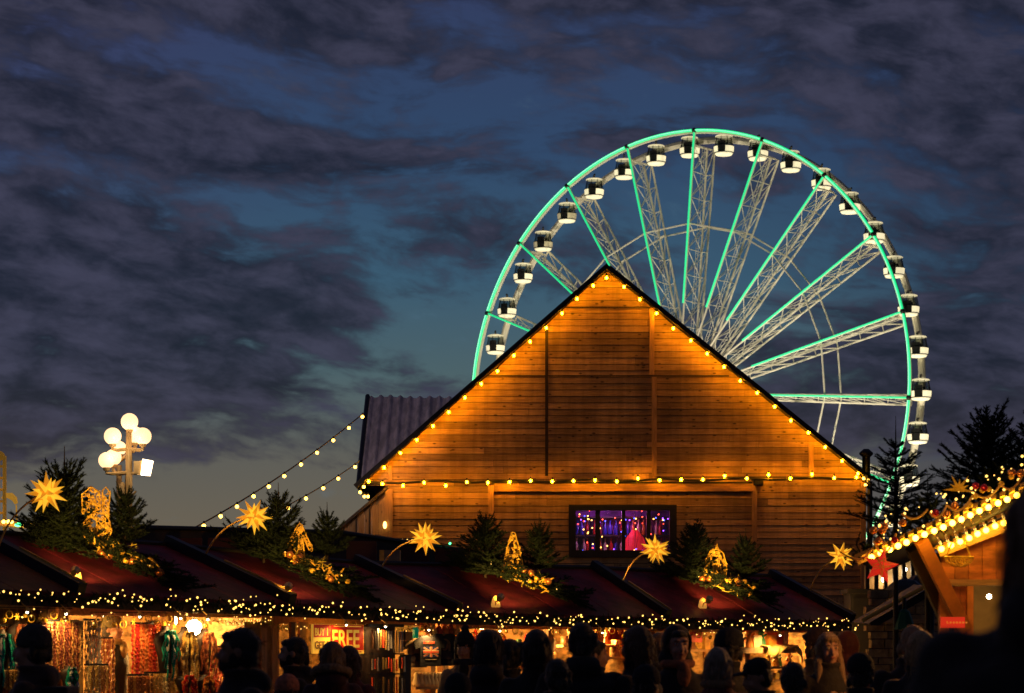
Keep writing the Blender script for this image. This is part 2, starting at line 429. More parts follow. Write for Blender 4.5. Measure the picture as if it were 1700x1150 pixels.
    m_rail=MB(); m_rail.lathe((0,0,0),[(1.2,-2.56),(1.26,-2.52),(1.26,-2.47),(1.2,-2.46)],16); m_rail.lathe((0,0,0),[(1.15,-1.73),(1.29,-1.72),(1.29,-1.66),(1.15,-1.65)],16)
    dv=[(r*math.cos(c0+gap*k),r*math.sin(c0+gap*k),z) for r,z in ((1.17,-2.47),(1.17,-1.1)) for k in (-.95,-.3,.3,.95)]
    m_rail.add(dv,[(0,1,5,4),(1,2,6,5),(2,3,7,6)])
    for i in range(8):
        t=2*PI*(i+.5)/8; m_rail.cone((1.2*math.cos(t),1.2*math.sin(t),-1.7),(.95*math.cos(t),.95*math.sin(t),-.45),.05,.04,5)
    m_rail.box((-.75,-.15,-2.5),(-.55,.15,-1.3)); m_rail.box((.3,-.15,-2.5),(.5,.15,-1.4)); m_rail.ell((-.62,0,-1.15),.16); m_rail.ell((.38,0,-1.25),.15); m_rail.cone((0,0,-.2),(0,0,.25),.12,.12,8)
    m_rail.box((-.1,-1.0,.0),(.1,1.0,.2))
    m_gl=MB(); m_gl.lathe((0,0,0),[(1.17,-1.66),(.93,-.46)],12)
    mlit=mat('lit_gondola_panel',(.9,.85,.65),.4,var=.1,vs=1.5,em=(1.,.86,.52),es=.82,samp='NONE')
    mrf=mat('glowing_roof_shell',(.75,.7,.5),.4,var=.1,em=(1.,.85,.5),es=.55,samp='NONE')  # roof shell glows by itself in place of light falling on it
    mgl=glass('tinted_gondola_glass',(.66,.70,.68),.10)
    A=[m_roof.mesh('roof',mrf,True),m_base.mesh('lower_panel',mlit),m_bot.mesh('floor',mlit,True),m_rail.mesh('frame',M_DARK),m_gl.mesh('glazing',mgl,True),m_base.mesh('lower_panel',mat('dim_gondola_panel',(.7,.62,.4),.4,var=.2,em=(1,.8,.45),es=.22,samp='NONE'))]  # last mesh: dimmer copy of the glowing lower panel for two cabins
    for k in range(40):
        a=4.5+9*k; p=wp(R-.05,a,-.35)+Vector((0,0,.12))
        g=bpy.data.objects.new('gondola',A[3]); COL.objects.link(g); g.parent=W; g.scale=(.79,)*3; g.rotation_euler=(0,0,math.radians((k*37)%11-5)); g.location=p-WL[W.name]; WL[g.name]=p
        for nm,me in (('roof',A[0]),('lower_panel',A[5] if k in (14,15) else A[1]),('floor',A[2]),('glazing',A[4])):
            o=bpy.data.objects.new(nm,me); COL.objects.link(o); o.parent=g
    return W
build_wheel()
# unseen floodlights added at the foot of the wheel to light it
def floodlight(x,y,tgt,e):
    t=thing('floodlight','added unseen floodlight on the ground at the foot of the ferris wheel to light it','floodlight',(x,y,0),'added floodlights at the foot of the wheel')
    m=MB(); m.box((x-.5,y-.4,0),(x+.5,y+.4,.12)); m.cone((x-.4,y,.1),(x-.4,y,.9),.05,.05,6); m.cone((x+.4,y,.1),(x+.4,y,.9),.05,.05,6)
    part('bracket',m,M_DARK,t)
    c=Vector((x,y,.9)); d=(Vector(tgt)-c).normalized(); m=MB(); m.cone(c-d*.3,c+d*.25,.25,.42,14); part('housing',m,M_DARK,t)
    m=MB(); m.cone(c+d*.26,c+d*.28,.38,.38,14); part('lens',m,mat('flood_lens',(1,1,.9),.3,var=0,em=(1,.85,.6),es=6.,samp='NONE'),t)
    L=lamp('SPOT','flood_lamp',c+d*.35,e,(1.,.86,.62),t,spot_size=math.radians(95),spot_blend=.6,shadow_soft_size=.3); aim(L,tgt,c)
for dx,dy,e in ((-20,-16,40000),(18,-34,40000),(0,-24,18000),(26,-10,16000)):
    floodlight(HUB.x+dx,HUB.y+dy,(HUB.x+dx*.25,HUB.y,32),e)

# ------------------------------------------------------------------ wooden gabled house
HYD=48.; K=HYD/F
def hx(px): return (px-CX)*K
def hz(py): return EYE+(HY-py)*K
APX=(hx(1007),hz(450)); LE=(hx(600),hz(806)); RE=(hx(1434),hz(794)); WLX=hx(640)
def rake_x(z,side):
    e=LE if side<0 else RE
    if z<=e[1]: return WLX if side<0 else e[0]
    t=(z-e[1])/(APX[1]-e[1]); return e[0]+(APX[0]-e[0])*t
def siding(mb,xl,xr,z0,z1,y,row=.120,seams=(),blen=(1.4,3.2)):
    """lapped boards; xl,xr functions of z"""
    nr=int(math.ceil((z1-z0)/row))
    for i in range(nr):
        a=z0+i*row; b=min(a+row-.006,z1)
        if b-a<.01: continue
        L=min(xl(a),xl(b-.001)); Rr=max(xr(a),xr(b-.001))
        x=L; 
        while x<Rr-.01:
            nx=x+random.uniform(*blen)
            for sxx in seams:
                if x+.05<sxx<nx: nx=sxx
            if nx>Rr-.3: nx=Rr
            o=random.uniform(-.004,.004); mb.ct=random.random()
            def cl(q,zz): return max(xl(zz),min(xr(zz),q))
            xa,xb=cl(x+.002,a),cl(nx-.002,a); xc,xd=cl(nx-.002,b-.004),cl(x+.002,b-.004)
            if xb-xa>.01 or xc-xd>.01:
                vs=[(xa,y-.016+o*.6,a),(xb,y-.016+o*.6,a),(xc,y-.008+o*.6,b-.004),(xd,y-.008+o*.6,b-.004),(xa,y,a),(xb,y,a),(xc,y,b-.004),(xd,y,b-.004)]
                mb.add(vs,[(0,1,2,3),(0,4,5,1),(1,5,6,2),(2,6,7,3),(3,7,4,0)])
            x=nx
H=thing('wooden_house','large wooden gabled house of orange-lit horizontal boards in front of the ferris wheel','house',(hx(1020),HYD,0))
wx0,wx1,wz0,wz1=hx(945),hx(1122),hz(925),hz(838)
m=MB()
fl=lambda z: rake_x(z,-1); frr=lambda z: rake_x(z,1)
seams=(hx(908),hx(1083))
siding(m,fl,lambda z: frr(z),wz1,APX[1]-.02,HYD,seams=seams)
siding(m,lambda z:WLX,lambda z:RE[0],0.,wz0,HYD,seams=(hx(820),hx(1250)))
siding(m,lambda z:WLX,lambda z:wx0,wz0,wz1,HYD,seams=(hx(820),))
siding(m,lambda z:wx1,lambda z:RE[0],wz0,wz1,HYD,seams=(hx(1250),))
part('front_wall',m,M_WOOD,H)
m=MB(); 
b_=HYD+.003
m.add([(WLX,b_,0),(RE[0],b_,0),(RE[0],b_,wz0),(WLX,b_,wz0)],[(0,1,2,3)])
m.add([(WLX,b_,wz0),(wx0,b_,wz0),(wx0,b_,wz1),(WLX,b_,wz1)],[(0,1,2,3)])
m.add([(wx1,b_,wz0),(RE[0],b_,wz0),(RE[0],b_,wz1),(wx1,b_,wz1)],[(0,1,2,3)])
m.add([(WLX,b_,wz1),(RE[0],b_,wz1),(RE[0],b_,RE[1]),(APX[0],b_,APX[1]),(LE[0],b_,LE[1]),(WLX,b_,LE[1])],[(0,1,2,3,4,5)])
m.box((WLX,b_+.01,0),(WLX+.08,HYD+9,LE[1])); m.box((RE[0]-.08,b_+.01,0),(RE[0],HYD+9,RE[1]))
m.box((WLX+.08,HYD+8.9,0),(RE[0]-.08,HYD+9,LE[1])); part('inner_wall',m,M_DKWOOD,H)
# roof slabs
for e,nm in ((LE,'left'),(RE,'right')):
    m=MB(); d=Vector((APX[0]-e[0],0,APX[1]-e[1])); L_=d.length; d.normalize(); n=Vector((-d.z,0,d.x)) if e is LE else Vector((d.z,0,-d.x))
    if n.z<0: n=-n
    p0=Vector((e[0],0,e[1]))-d*.10; p1=Vector((APX[0],0,APX[1]))+(d*.06 if e is LE else d*.0)
    vs=[]
    for y in (HYD-.32,HYD+9.3):
        for q in (p0,p1,p1+n*.085,p0+n*.085): vs.append((q.x,y,q.z))
    m.add(vs,[(0,1,2,3),(7,6,5,4),(0,4,5,1),(1,5,6,2),(2,6,7,3),(3,7,4,0)])
    part('roof',m,mat('dark_roof_felt',(.02,.017,.02),.8,var=.4,bump=.5,bs=20),H)
def hpost(pa,pb,ya,yb,d=.05,mt=None,name='corner_post'):
    m=MB(); m.ct=random.random(); m.box((hx(pa),HYD-.03-d,hz(yb)),(hx(pb),HYD-.028,hz(ya))); part(name,m,mt or M_POST,H)
hpost(905,910,548,790,.006,M_DKWOOD,'joint_strip'); hpost(1078,1086,512,622); hpost(1082,1090,626,790)
hpost(640,652,812,1080); hpost(811,820,806,1080,.07); hpost(1248,1256,800,1080,.07); hpost(1342,1350,738,790); hpost(1428,1437,800,1080)
hpost(645,651,770,797,.03)
for (a,b,y) in ((925,1080,511),(800,908,624),(908,1083,624),(1083,1210,624),(1090,1345,792)):
    m=MB(); m.box((hx(a),HYD-.034,hz(y+1)),(hx(b),HYD-.0275,hz(y-1))); part('joint_strip',m,M_DKWOOD,H)
m=MB(); m.ct=.6; m.box((hx(821),HYD-.085,hz(816)),(hx(1250),HYD-.03,hz(803))); part('canopy_beam',m,M_POSTH,H)
m=MB(); m.box((hx(817),HYD-.10,hz(803)),(hx(1252),HYD-.03,hz(800))); m.box((hx(1250),HYD-.16,hz(806)),(hx(1266),HYD-.03,hz(797)));part('canopy_flashing',m,M_DARK,H)
# window with lit bar behind
wt=MB(); fw=.11
for a,b in (((wx0,wz0),(wx1,wz0+.19)),((wx0,wz1-.12),(wx1,wz1)),((wx0,wz0),(wx0+.13,wz1)),((wx1-.12,wz0),(wx1,wz1))):
    pass
wt.box((wx0-.01,HYD-.10,wz0),(wx1+.01,HYD+.03,wz0+.13)); wt.box((wx0-.01,HYD-.10,wz1-.11),(wx1+.01,HYD+.03,wz1)); wt.box((wx0-.01,HYD-.10,wz0+.13),(wx0+.12,HYD+.03,wz1-.11)); wt.box((wx1-.12,HYD-.10,wz0+.13),(wx1+.01,HYD+.03,wz1-.11))
win=part('window',wt,M_DARK,H)
for a,b in ((988,996),(1032,1038),(1073,1080)):
    m=MB(); m.box((hx(a),HYD-.08,wz0+.13),(hx(b),HYD+.02,wz1-.11)); part('mullion',m,M_DARK,win)
for a,b in ((956,988),(996,1032),(1038,1073),(1080,1112)):
    m=MB(); m.box((hx(a),HYD-.03,wz0+.13),(hx(b),HYD-.024,wz1-.11)); part('pane',m,glass('window_glass',(.95,.95,.95),.05) if 'window_glass' not in bpy.data.materials else bpy.data.materials['window_glass'],win)
# bar behind the window
bc=(hx(1035),HYD+1.5)
bs=thing('bar_shelves','shelves of coloured bottles lit violet behind the window of the wooden house','shelf',(bc[0],bc[1],0))
mv=mat('violet_back_panel',(.20,.04,.30),.7,var=.8,vs=2.2)
m=MB(); m.box((hx(930),HYD+1.55,2.6),(hx(1140),HYD+1.6,4.6)); part('back_panel',m,mv,bs)
m=MB()
for zz in (3.45,3.8,4.15): m.box((hx(932),HYD+1.2,zz),(hx(1138),HYD+1.5,zz+.03))
part('shelf',m,M_DKWOOD,bs)
bcol=[mat('amber_bottle',(.5,.2,.03),.2,var=.2),mat('blue_bottle',(.04,.05,.5),.2,var=.2),mat('red_bottle',(.5,.03,.02),.2,var=.2),mat('pale_bottle',(.5,.5,.4),.2,var=.2)]
bms=[]
for q in bcol:
    b=MB(); b.lathe((0,0,0),[(.035,0),(.038,.02),(.038,.16),(.014,.21),(.014,.27),(.017,.28)],10); bms.append(b.mesh('bottle',q,True))
nb=['amber bottle','dark blue bottle','red bottle','pale clear bottle']
for zz in (3.483,3.833):
    for i in range(20):
        k=random.randrange(4); x=hx(940)+i*(hx(1130)-hx(940))/20+random.uniform(0,.05)
        o=bpy.data.objects.new('bottle',bms[k]); COL.objects.link(o); o.location=(x,HYD+1.33+random.uniform(-.05,.05),zz)
        props(o,nb[k]+' on the shelves behind the house window','bottle','bottles on the bar shelves')
vio=mat('violet_light',(.5,.1,1),.4,var=0,em=(.22,.05,1.),es=9.); blu=mat('blue_light',(.1,.1,1),.4,var=0,em=(.05,.08,1.),es=9.); yel=mat('amber_light',(1,.6,.1),.4,var=0,em=(1.,.5,.08),es=9.); red=mat('red_light',(1,.1,.05),.4,var=0,em=(1.,.06,.03),es=9.)
sm=[sphere_mesh('bulb',.014,q,1) for q in (vio,blu,yel,red)]
for nm,k,ks,lab in (('fairy_lights',0,(0,1,3),'violet and blue fairy lights hung inside the house window'),('fairy_lights',1,(2,2,3),'amber and red fairy lights hung inside the house window')):
    t=thing(nm,lab,'fairy lights',(bc[0],HYD+1.,3.)); 
    cab=MB(); pts=[]
    for i in range(46):
        x=hx(950)+(hx(1120)-hx(950))*random.random(); z=random.choice([random.uniform(4.0,4.25),random.uniform(3.4,4.2),random.uniform(3.4,3.55)])
        if k==1: x=hx(952)+ (hx(1118)-hx(952))*random.random()**1.8
        p=Vector((x,HYD+.45+random.uniform(-.3,.5),z)); pts.append(p)
        inst('bulb',sm[random.choice(ks)],t,p)
    pts.sort(key=lambda p:p.x); cab.tube(pts,.003,4); part('cable',cab,M_CABLE,t)
ls=thing('red_lamp_shade','large red glowing lamp behind the third pane of the house window','lamp',(hx(1056),HYD+.9,0))
m=MB(); m.lathe((hx(1058),HYD+.9,3.35),[(.26,0),(.25,.15),(.17,.4),(.06,.55)],20); part('shade',m,mat('red_shade',(.6,.02,.03),.6,var=.3,em=(1,.02,.04),es=.5),ls)
m=MB(); m.cone((hx(1058),HYD+.9,3.9),(hx(1058),HYD+.9,5.),.01,.01,6); part('cord',m,M_CABLE,ls)
lamp('POINT','shade_lamp',(hx(1056),HYD+.9,4.1),5,(1,.1,.1),ls,shadow_soft_size=.1)
lamp('POINT','bar_lamp',(hx(1010),HYD+.7,4.3),26,(.75,.20,.75),bs,shadow_soft_size=.1)
# chimney flue
m=MB(); m.lathe((hx(1435),HYD-.25,hz(800)),[(.075,0),(.075,.45),(.1,.47),(.13,.5),(.13,.53),(.05,.6)],14); part('flue',m,M_DARK,H,smooth=True)
m=MB(); m.lathe((hx(1441),HYD-.25,0),[(.05,0),(.05,hz(800))],10); part('downpipe',m,M_DARK,H)
# lean-to at the left
LT=thing('lean_to','light timber lean-to with sloping top against the left side of the wooden house','lean-to',(hx(600),HYD+.1,0))
def ltx(z):
    t=(z-hz(882))/(hz(812)-hz(882)); return hx(560)+(hx(642)-hx(560))*t
m=MB()
n=7
for i in range(n):
    a=hx(560)+(hx(640)-hx(560))*i/n; b=a+(hx(640)-hx(560))/n-.006
    tz=lambda x: hz(882)+(hz(812)-hz(882))*(x-hx(560))/(hx(642)-hx(560))
    m.ct=random.random(); m.prism([(a,0),(b,0),(b,tz(b)),(a,tz(a))],HYD+.02,HYD+.05)
part('board_wall',m,M_WOODV,LT)
m=MB(); m.beam((hx(556),HYD+.6,hz(883)),(hx(644),HYD+.6,hz(809)),1.4,.05); part('roof',m,M_DKWOOD,LT)
for a in (590,612): 
    m=MB(); m.box((hx(a),HYD-.01,0),(hx(a+3),HYD+.018,tz(hx(a)))); part('batten',m,M_DKWOOD,LT)
m=MB(); m.ell((hx(639.5),HYD-.13,hz(872)),(.035,.03,.07)); single('wall_lamp',m,mat('wall_lamp_glass',(1,.7,.3),.4,var=0,em=(1,.6,.15),es=5.),'small oval glowing wall lamp on the left corner post of the wooden house','wall lamp',(hx(639.5),HYD-.13,hz(872)),smooth=True)

# corrugated roof building behind
CB=thing('shed','shed with pale corrugated metal roof behind the left rake of the wooden house','shed',(hx(700),52,0))
KC=52/F
def cxp(px,Y): return (px-CX)/F*Y
e0=at(597,800,51.); r0=at(612,660,53.6); wd=7.5
m=MB(); nx=260; vs=[]; fs=[]
for i in range(nx+1):
    u=i/nx; x=u*wd; w=.045*max(-.3,math.sin(x*2*PI/.205)); sag=.02*math.sin(x*2.3)+.015*math.sin(x*5.1)
    for j,t in enumerate((0,.33,.66,1)):
        p=e0.lerp(r0,t); nrm=Vector((0,-.62,.78)); q=p+Vector((x,0,0))+nrm*w; q.z+=sag*t
        vs.append(tuple(q))
for i in range(nx):
    for j in range(3): fs.append((i*4+j,(i+1)*4+j,(i+1)*4+j+1,i*4+j+1))
m.add(vs,fs)
part('corrugated_roof',m,mat('weathered_corrugated_metal',(.86,.72,.72),.55,var=.35,vs=2.5,stretch=(3,1,.7),bump=.2,metal=.0),CB)
m=MB(); m.cone(e0+Vector((-.02,-.03,-.03)),r0+Vector((-.02,0,.04)),.05,.05,6); m.box((r0.x,r0.y,r0.z-.14),(r0.x+wd,r0.y+.12,r0.z-.02)); part('verge',m,M_DARK,CB)
m=MB(); m.box((e0.x+.3,51.1,0),(e0.x+wd,55.5,e0.z-.05)); m.prism([(e0.x+.3,e0.z-.05),(e0.x+.36,e0.z-.05),(e0.x+.36,e0.z)],51.2,55); part('wall',m,M_DKWOOD,CB)

# ------------------------------------------------------------------ bulbs
BULB=sphere_mesh('bulb',.0225,M_BULB,2,(1,1,1.25))
BULB2=sphere_mesh('bulb',.030,M_BULBS,2)
FAIRY=[sphere_mesh('bulb',r,M_FAIRY,1) for r in (.0055,.008,.0115)]
_sk=MB(); _sk.cone((0,0,.026),(0,0,.075),.018,.013,7); SOCK=_sk.mesh('socket',M_CABLE)
def string(name,label,pts,cable_r,bulbs,bm,group=None,sock=True,cat='string lights',mats=None):
    t=thing(name,label,cat,pts[0],group); m=MB(); m.tube(pts,cable_r,6); part('cable',m,mats or M_CABLE,t)
    for p in bulbs:
        b=inst('bulb',bm,t,p)
        if sock: so=bpy.data.objects.new('socket',SOCK); COL.objects.link(so); so.parent=b
    return t
YB=HYD-.27
lb=[(985,474),(958,496),(933,520),(907,544),(880,567),(853,590),(826,616),(799,637),(772,660),(745,684),(719,707),(692,730),(665,752),(638,776),(612,799)]
rb=[(1036,476),(1062,497),(1090,520),(1118,545),(1147,565),(1174,587),(1202,609),(1229,632),(1257,652),(1286,675),(1313,698),(1342,718),(1370,742),(1398,765),(1424,786)]
def at_(p,Y,dy=0): return at(p[0],p[1]+dy,Y)
string('string_lights','string of warm bulbs along the left sloping roof edge of the wooden house',[at_(p,YB,-6) for p in [(1007,456)]+lb],.012,[at_(p,YB) for p in [(1007,461)]+lb],BULB)
string('string_lights','string of warm bulbs along the right sloping roof edge of the wooden house',[at_(p,YB,-6) for p in [(1010,456)]+rb],.012,[at_(p,YB) for p in rb],BULB)
hb=[(635,803),(669,806),(704,801),(740,806),(775,800),(810,801),(846,800),(881,798),(917,799),(952,798),(988,797),(1024,799),(1059,794),(1095,797),(1131,796),(1167,796),(1203,790),(1240,794),(1276,788),(1312,794),(1348,787),(1385,793),(1422,792)]
hp=[at(x,801-(x-600)*.009+1.5*math.sin(x*.05),HYD-.24) for x in range(604,1446,12)]
m_g=MB()
hs=string('string_lights','thick dark garland cable with warm bulbs running level across the wooden house wall',hp,.022,[at_(p,HYD-.27) for p in hb],BULB)
string('string_lights','knot of warm bulbs bunched at the right end of the house cable',[at(1430,795,HYD-.3),at(1443,797,HYD-.35),at(1437,806,HYD-.35)],.01,[at(1434,794,HYD-.35),at(1441,797,HYD-.33),at(1437,805,HYD-.37)],BULB2)
string('string_lights','knot of warm bulbs bunched under the left eave corner of the wooden house',[at(604,806,HYD-.3),at(597,815,HYD-.35),at(610,822,HYD-.35)],.01,[at(604,808,HYD-.33),at(598,817,HYD-.35),at(605,824,HYD-.33),at(611,824,HYD-.35)],BULB2)
def catenary(a,b,sag,n=24):
    return [a.lerp(b,i/n)-Vector((0,0,sag*4*(i/n)*(1-i/n))) for i in range(n+1)]
a1=catenary(at(603,686,47),at(300,888,38),.12)
bl=[(602,688),(579,710),(553,730),(526,753),(500,772),(472,792),(446,801),(421,822),(393,838),(366,856),(339,870)]
def near_on(pts,px):
    best=min(pts,key=lambda p:abs(p.x/p.y*F+CX-px)); return best
a1f=catenary(at(603,686,47),at(300,888,38),.12,200)
string('string_lights','upper string of festoon bulbs stretched from the shed roof down to the left stalls',a1,.012,[near_on(a1f,p[0])-Vector((0,0,.05)) for p in bl],BULB2)
a2=catenary(at(597,765,47),at(300,905,39),.18); a2f=catenary(at(597,765,47),at(300,905,39),.18,200)
string('string_lights','lower string of festoon bulbs stretched from the lean-to down to the left stalls',a2,.010,[near_on(a2f,x)-Vector((0,0,.05)) for x in (589,562,537,508,479,452,425,394,366)],BULB2)
# ------------------------------------------------------------------ fir growth
def brush(mb,p,q,r,dens=260):
    p=Vector(p); q=Vector(q); d=q-p; L=d.length
    if L<.01: return
    d.normalize(); a=d.orthogonal().normalized(); b=d.cross(a)
    mb.ct=random.uniform(.1,.6); mb.cone(p,q,r*.30,r*.16,5,False)
    n=int(L*dens)
    for i in range(n):
        t=random.random(); th=random.uniform(0,2*PI); o=p+d*(L*t)
        rad=a*math.cos(th)+b*math.sin(th); tip=o+rad*r*random.uniform(.75,1.1)+d*r*random.uniform(.3,.9)
        s=rad.cross(d)*r*.16; mb.ct=random.random()
        mb.add([o+s,o-s,tip],[(0,1,2)])
def fir(H_,R_,nw,seed,leader=.3,dens=230,up=.5,nb=6,br=.028):
    random.seed(seed); tr=MB(); tr.cone((0,0,-.05),(0,0,H_),.022*H_+.006,.004,7); cr=MB()
    brush(cr,(0,0,H_*(1-leader)),(0,0,H_),br*.55,dens*.6)
    for w in range(nw):
        t=w/(nw-1); z=H_*(.06+(1-leader-.04)*t); Lb=R_*(1-t*.72)*random.uniform(.85,1.1)
        k=nb if t<.8 else max(4,nb-1); ph=random.uniform(0,6)
        for i in range(k):
            th=ph+2*PI*i/k+random.uniform(-.25,.25); u_=up*(.5+.9*t)+random.uniform(-.12,.12)
            L=Lb*random.uniform(.75,1.15); hd=Vector((math.cos(th),math.sin(th),0))
            p0=Vector((0,0,z)); p1=p0+hd*L*.5+Vector((0,0,L*.5*math.tan(u_)*.6)); p2=p0+hd*L+Vector((0,0,L*math.tan(u_)))
            brush(cr,p0,p1,br*1.1,dens); brush(cr,p1,p2,br,dens)
            sd=hd.cross(Vector((0,0,1)))
            for j,f in enumerate((.3,.5,.68,.85)):
                o=p0.lerp(p1,f*2) if f<.5 else p1.lerp(p2,(f-.5)*2); l2=L*(.5-.32*f)*random.uniform(.8,1.2)
                if l2<.04: continue
                for s in (-1,1):
                    e=o+(hd*.75+sd*s*.75).normalized()*l2+Vector((0,0,l2*(u_*.7+random.uniform(-.1,.2)))); brush(cr,o,e,br*.85,dens)
    return tr.mesh('trunk',M_BARK),cr.mesh('crown',M_FIR)
FIRS=[fir(1.25,.62,9,11,.34,up=.72,br=.036,nb=8),fir(.95,.46,7,12,.36,up=.7,br=.035,nb=8),fir(1.1,.66,9,13,.2,up=.6,br=.037,nb=8),fir(2.6,1.15,9,14,.30,dens=140,nb=6,br=.05,up=.45),fir(2.2,1.35,11,15,.12,dens=140,up=.62,br=.066,nb=8)]
def fir_tree(k,loc,sc,rz,label,group=None,tilt=(0,0)):
    t=thing('fir_tree',label,'fir tree',loc,group,0); t.rotation_euler=(tilt[0],tilt[1],rz); t.scale=(sc,)*3
    for nm,me in (('trunk',FIRS[k][0]),('crown',FIRS[k][1])):
        o=bpy.data.objects.new(nm,me); COL.objects.link(o); o.parent=t
    return t
def greens(seed,n,ext,hgt,L=(.18,.42),br=.026):
    """heap of cut fir sprays spread over an ellipse ext=(x,y)"""
    random.seed(seed); m=MB()
    for i in range(n):
        th=random.uniform(0,2*PI); r=math.sqrt(random.random()); x=ext[0]*r*math.cos(th); y=ext[1]*r*math.sin(th)
        z=hgt*(1-r*r)*random.random(); a=random.gauss(th,.7); l=random.uniform(*L); d=Vector((math.cos(a),math.sin(a)*.8,random.uniform(-.25,.5)))
        p=Vector((x,y,z)); q=p+d*l; brush(m,p,q,br,170)
        for f in (.35,.65):
            o=p.lerp(q,f)
            for s in (-1,1):
                e=o+(d+Vector((-d.y,d.x,.1))*s).normalized()*l*.35; brush(m,o,e,br*.8,170)
    return m
def garland_mesh(L,r,seed):
    random.seed(seed); m=MB(); n=int(L/.09)
    for i in range(n):
        x=L*i/n
        for k in range(6):
            th=random.uniform(0,2*PI); d=Vector((random.uniform(-.9,.9),math.cos(th),math.sin(th)-.15)).normalized()
            brush(m,(x+random.uniform(-.05,.05),0,0),Vector((x,0,0))+d*r*random.uniform(.8,1.3),.022,210)
    return m

# ------------------------------------------------------------------ stall row
class P: pass
PX=[(-5.9,21.6,2.19),(-4.07,24.0,2.136),(-2.30,26.4,2.085),(-.63,28.8,2.03),(1.87,31.2,2.0),(4.44,33.6,1.985)]
RW=[1.6,1.6,1.75,1.45,1.25,1.4]     # run of each rake
RZ=[2.78,2.76,2.73,2.61,2.63,2.60]
CAM=Vector((0,0,EYE))
mYEL=mat('stall_back_boards',(.40,.23,.08),.7,var=.75,vs=7,bump=.3,stretch=(1,1,2))
WORD=['first','second','third','fourth','fifth']
stalls=[]
STDESC=['market stall of bead jewellery at the far left of the row','market stall with a vendor, bead necklaces and white lamps','market stall with the large FREE sign','market stall with printed T-shirts and wind chimes','market stall with a cloth covered toy shelf, last of the row']
def stall(i):
    A=Vector((PX[i][0],PX[i][1],0)); B=Vector((PX[i+1][0],PX[i+1][1],0)); s=P(); s.i=i; s.A=A; s.B=B
    s.d=(B-A).normalized(); s.b=Vector((-s.d.y,s.d.x,0)); s.L=(B-A).length
    s.M=Matrix(((s.d.x,s.b.x,0,A.x),(s.d.y,s.b.y,0,A.y),(0,0,1,0),(0,0,0,1))); s.rz=math.atan2(s.d.y,s.d.x)
    s.zA,s.zB=PX[i][2],PX[i+1][2]; L=s.L
    T=thing('market_stall','dark red roofed '+STDESC[i],'market stall',A,'dark red roofed market stalls in a row'); s.T=T
    def bld(name,m,mt,parent=None,**k):
        m.xform(s.M); return part(name,m,mt,parent or T,**k)
    wa,wb=RW[i],RW[i+1]; ra,rb=RZ[i],RZ[i+1]; g=.02
    # roof: front slope sheets, back slope
    m=MB(); ns=4; th=.035
    zfa,zfb=s.zA,s.zB
    def roofpt(u,v,dz=0): # u along 0..1, v 0 eave..1 ridge
        x=L*u; y=(wa+(wb-wa)*u)*v; z=(zfa+(zfb-zfa)*u)*(1-v)+(ra+(rb-ra)*u)*v; return Vector((x,y,z+dz))
    s.roofpt=lambda u,v,dz=0: s.M@roofpt(u,v,dz)
    for k in range(ns):
        u0=k/ns+.002; u1=(k+1)/ns-.002; m.ct=random.random()
        for v0,v1 in ((0,.5),(.5,1)):
            o=.006 if v0==0 else 0.
            q=[roofpt(u0,v0,o),roofpt(u1,v0,o),roofpt(u1,v1+(.0 if v1==1 else .02),o),roofpt(u0,v1+(.0 if v1==1 else .02),o)]; q2=[p-Vector((0,0,th)) for p in q]
            m.add(q+q2,[(0,1,2,3),(7,6,5,4),(0,4,5,1),(1,5,6,2),(2,6,7,3),(3,7,4,0)])
    ro=bld('roof',m,M_BURG)
    m=MB(); q=[roofpt(0,1),roofpt(1,1),roofpt(1,1)+Vector((0,1.3,-.55)),roofpt(0,1)+Vector((0,1.3,-.55))]; q2=[p-Vector((0,0,th)) for p in q]
    m.add(q+q2,[(3,2,1,0),(4,5,6,7),(0,4,5,1),(1,5,6,2),(2,6,7,3),(3,7,4,0)]); bld('back_slope',m,M_BURG,ro)
    m=MB(); m.beam(roofpt(1,-.02,.05)+Vector((.02,0,0)),roofpt(1,1.0,.05)+Vector((.02,0,0)),.10,.12); bld('rake_board',m,M_DARK,ro)
    m=MB(); m.beam(roofpt(1,-.02,.115)+Vector((.05,-.02,0)),roofpt(1,.55,.115)+Vector((.05,-.02,0)),.018,.014); bld('rake_flashing',m,M_BRASS,ro)
    m=MB(); m.cone(roofpt(0,1,.01),roofpt(1,1,.01),.03,.03,6); bld('ridge_cap',m,M_DARK,ro)
    # fascia
    m=MB(); m.beam(roofpt(0,0,-.08)+Vector((0,-.01,0)),roofpt(1,0,-.08)+Vector((0,-.01,0)),.03,.11); bld('fascia',m,M_DKWOOD,ro)
    # posts
    D=2.0; fy=.28; s.fy=fy
    for x in (.05,L*.5,L-.12):
        m=MB(); m.ct=random.random(); m.box((x-.045,fy-.05,0),(x+.045,fy+.04,min(zfa,zfb)-.04)); bld('post',m,M_POST)
    m=MB(); m.ct=.5; zt=min(zfa,zfb)-.06; m.box((.0,fy-.03,zt-.09),(L-.05,fy+.02,zt)); bld('header_beam',m,M_POSTH)
    m=MB(); m.box((0,D,0),(L-.06,D+.03,ra-.25)); bld('back_wall',m,mYEL)
    m=MB(); m.box((L-.10,fy+.05,0),(L-.07,D,min(zfa,zfb)+.02)); bld('side_wall',m,mYEL)
    m=MB(); m.box((.02,.18,.0),(L-.1,.22,.88)); m.box((.02,.12,.88),(L-.1,.75,.93)); bld('counter',m,M_POSTH)
    m=MB(); m.box((.0,.23,.0),(L-.1,D,.14)); bld('floor',m,M_DKWOOD)
    stalls.append(s); return s
for i in range(5): stall(i)
def on(s,px,py,dep):
    d=Vector(((px-CX)/F,1,(HY-py)/F)); O=s.A+s.b*dep; t=((O-CAM).dot(s.b))/(d.dot(s.b)); return CAM+d*t
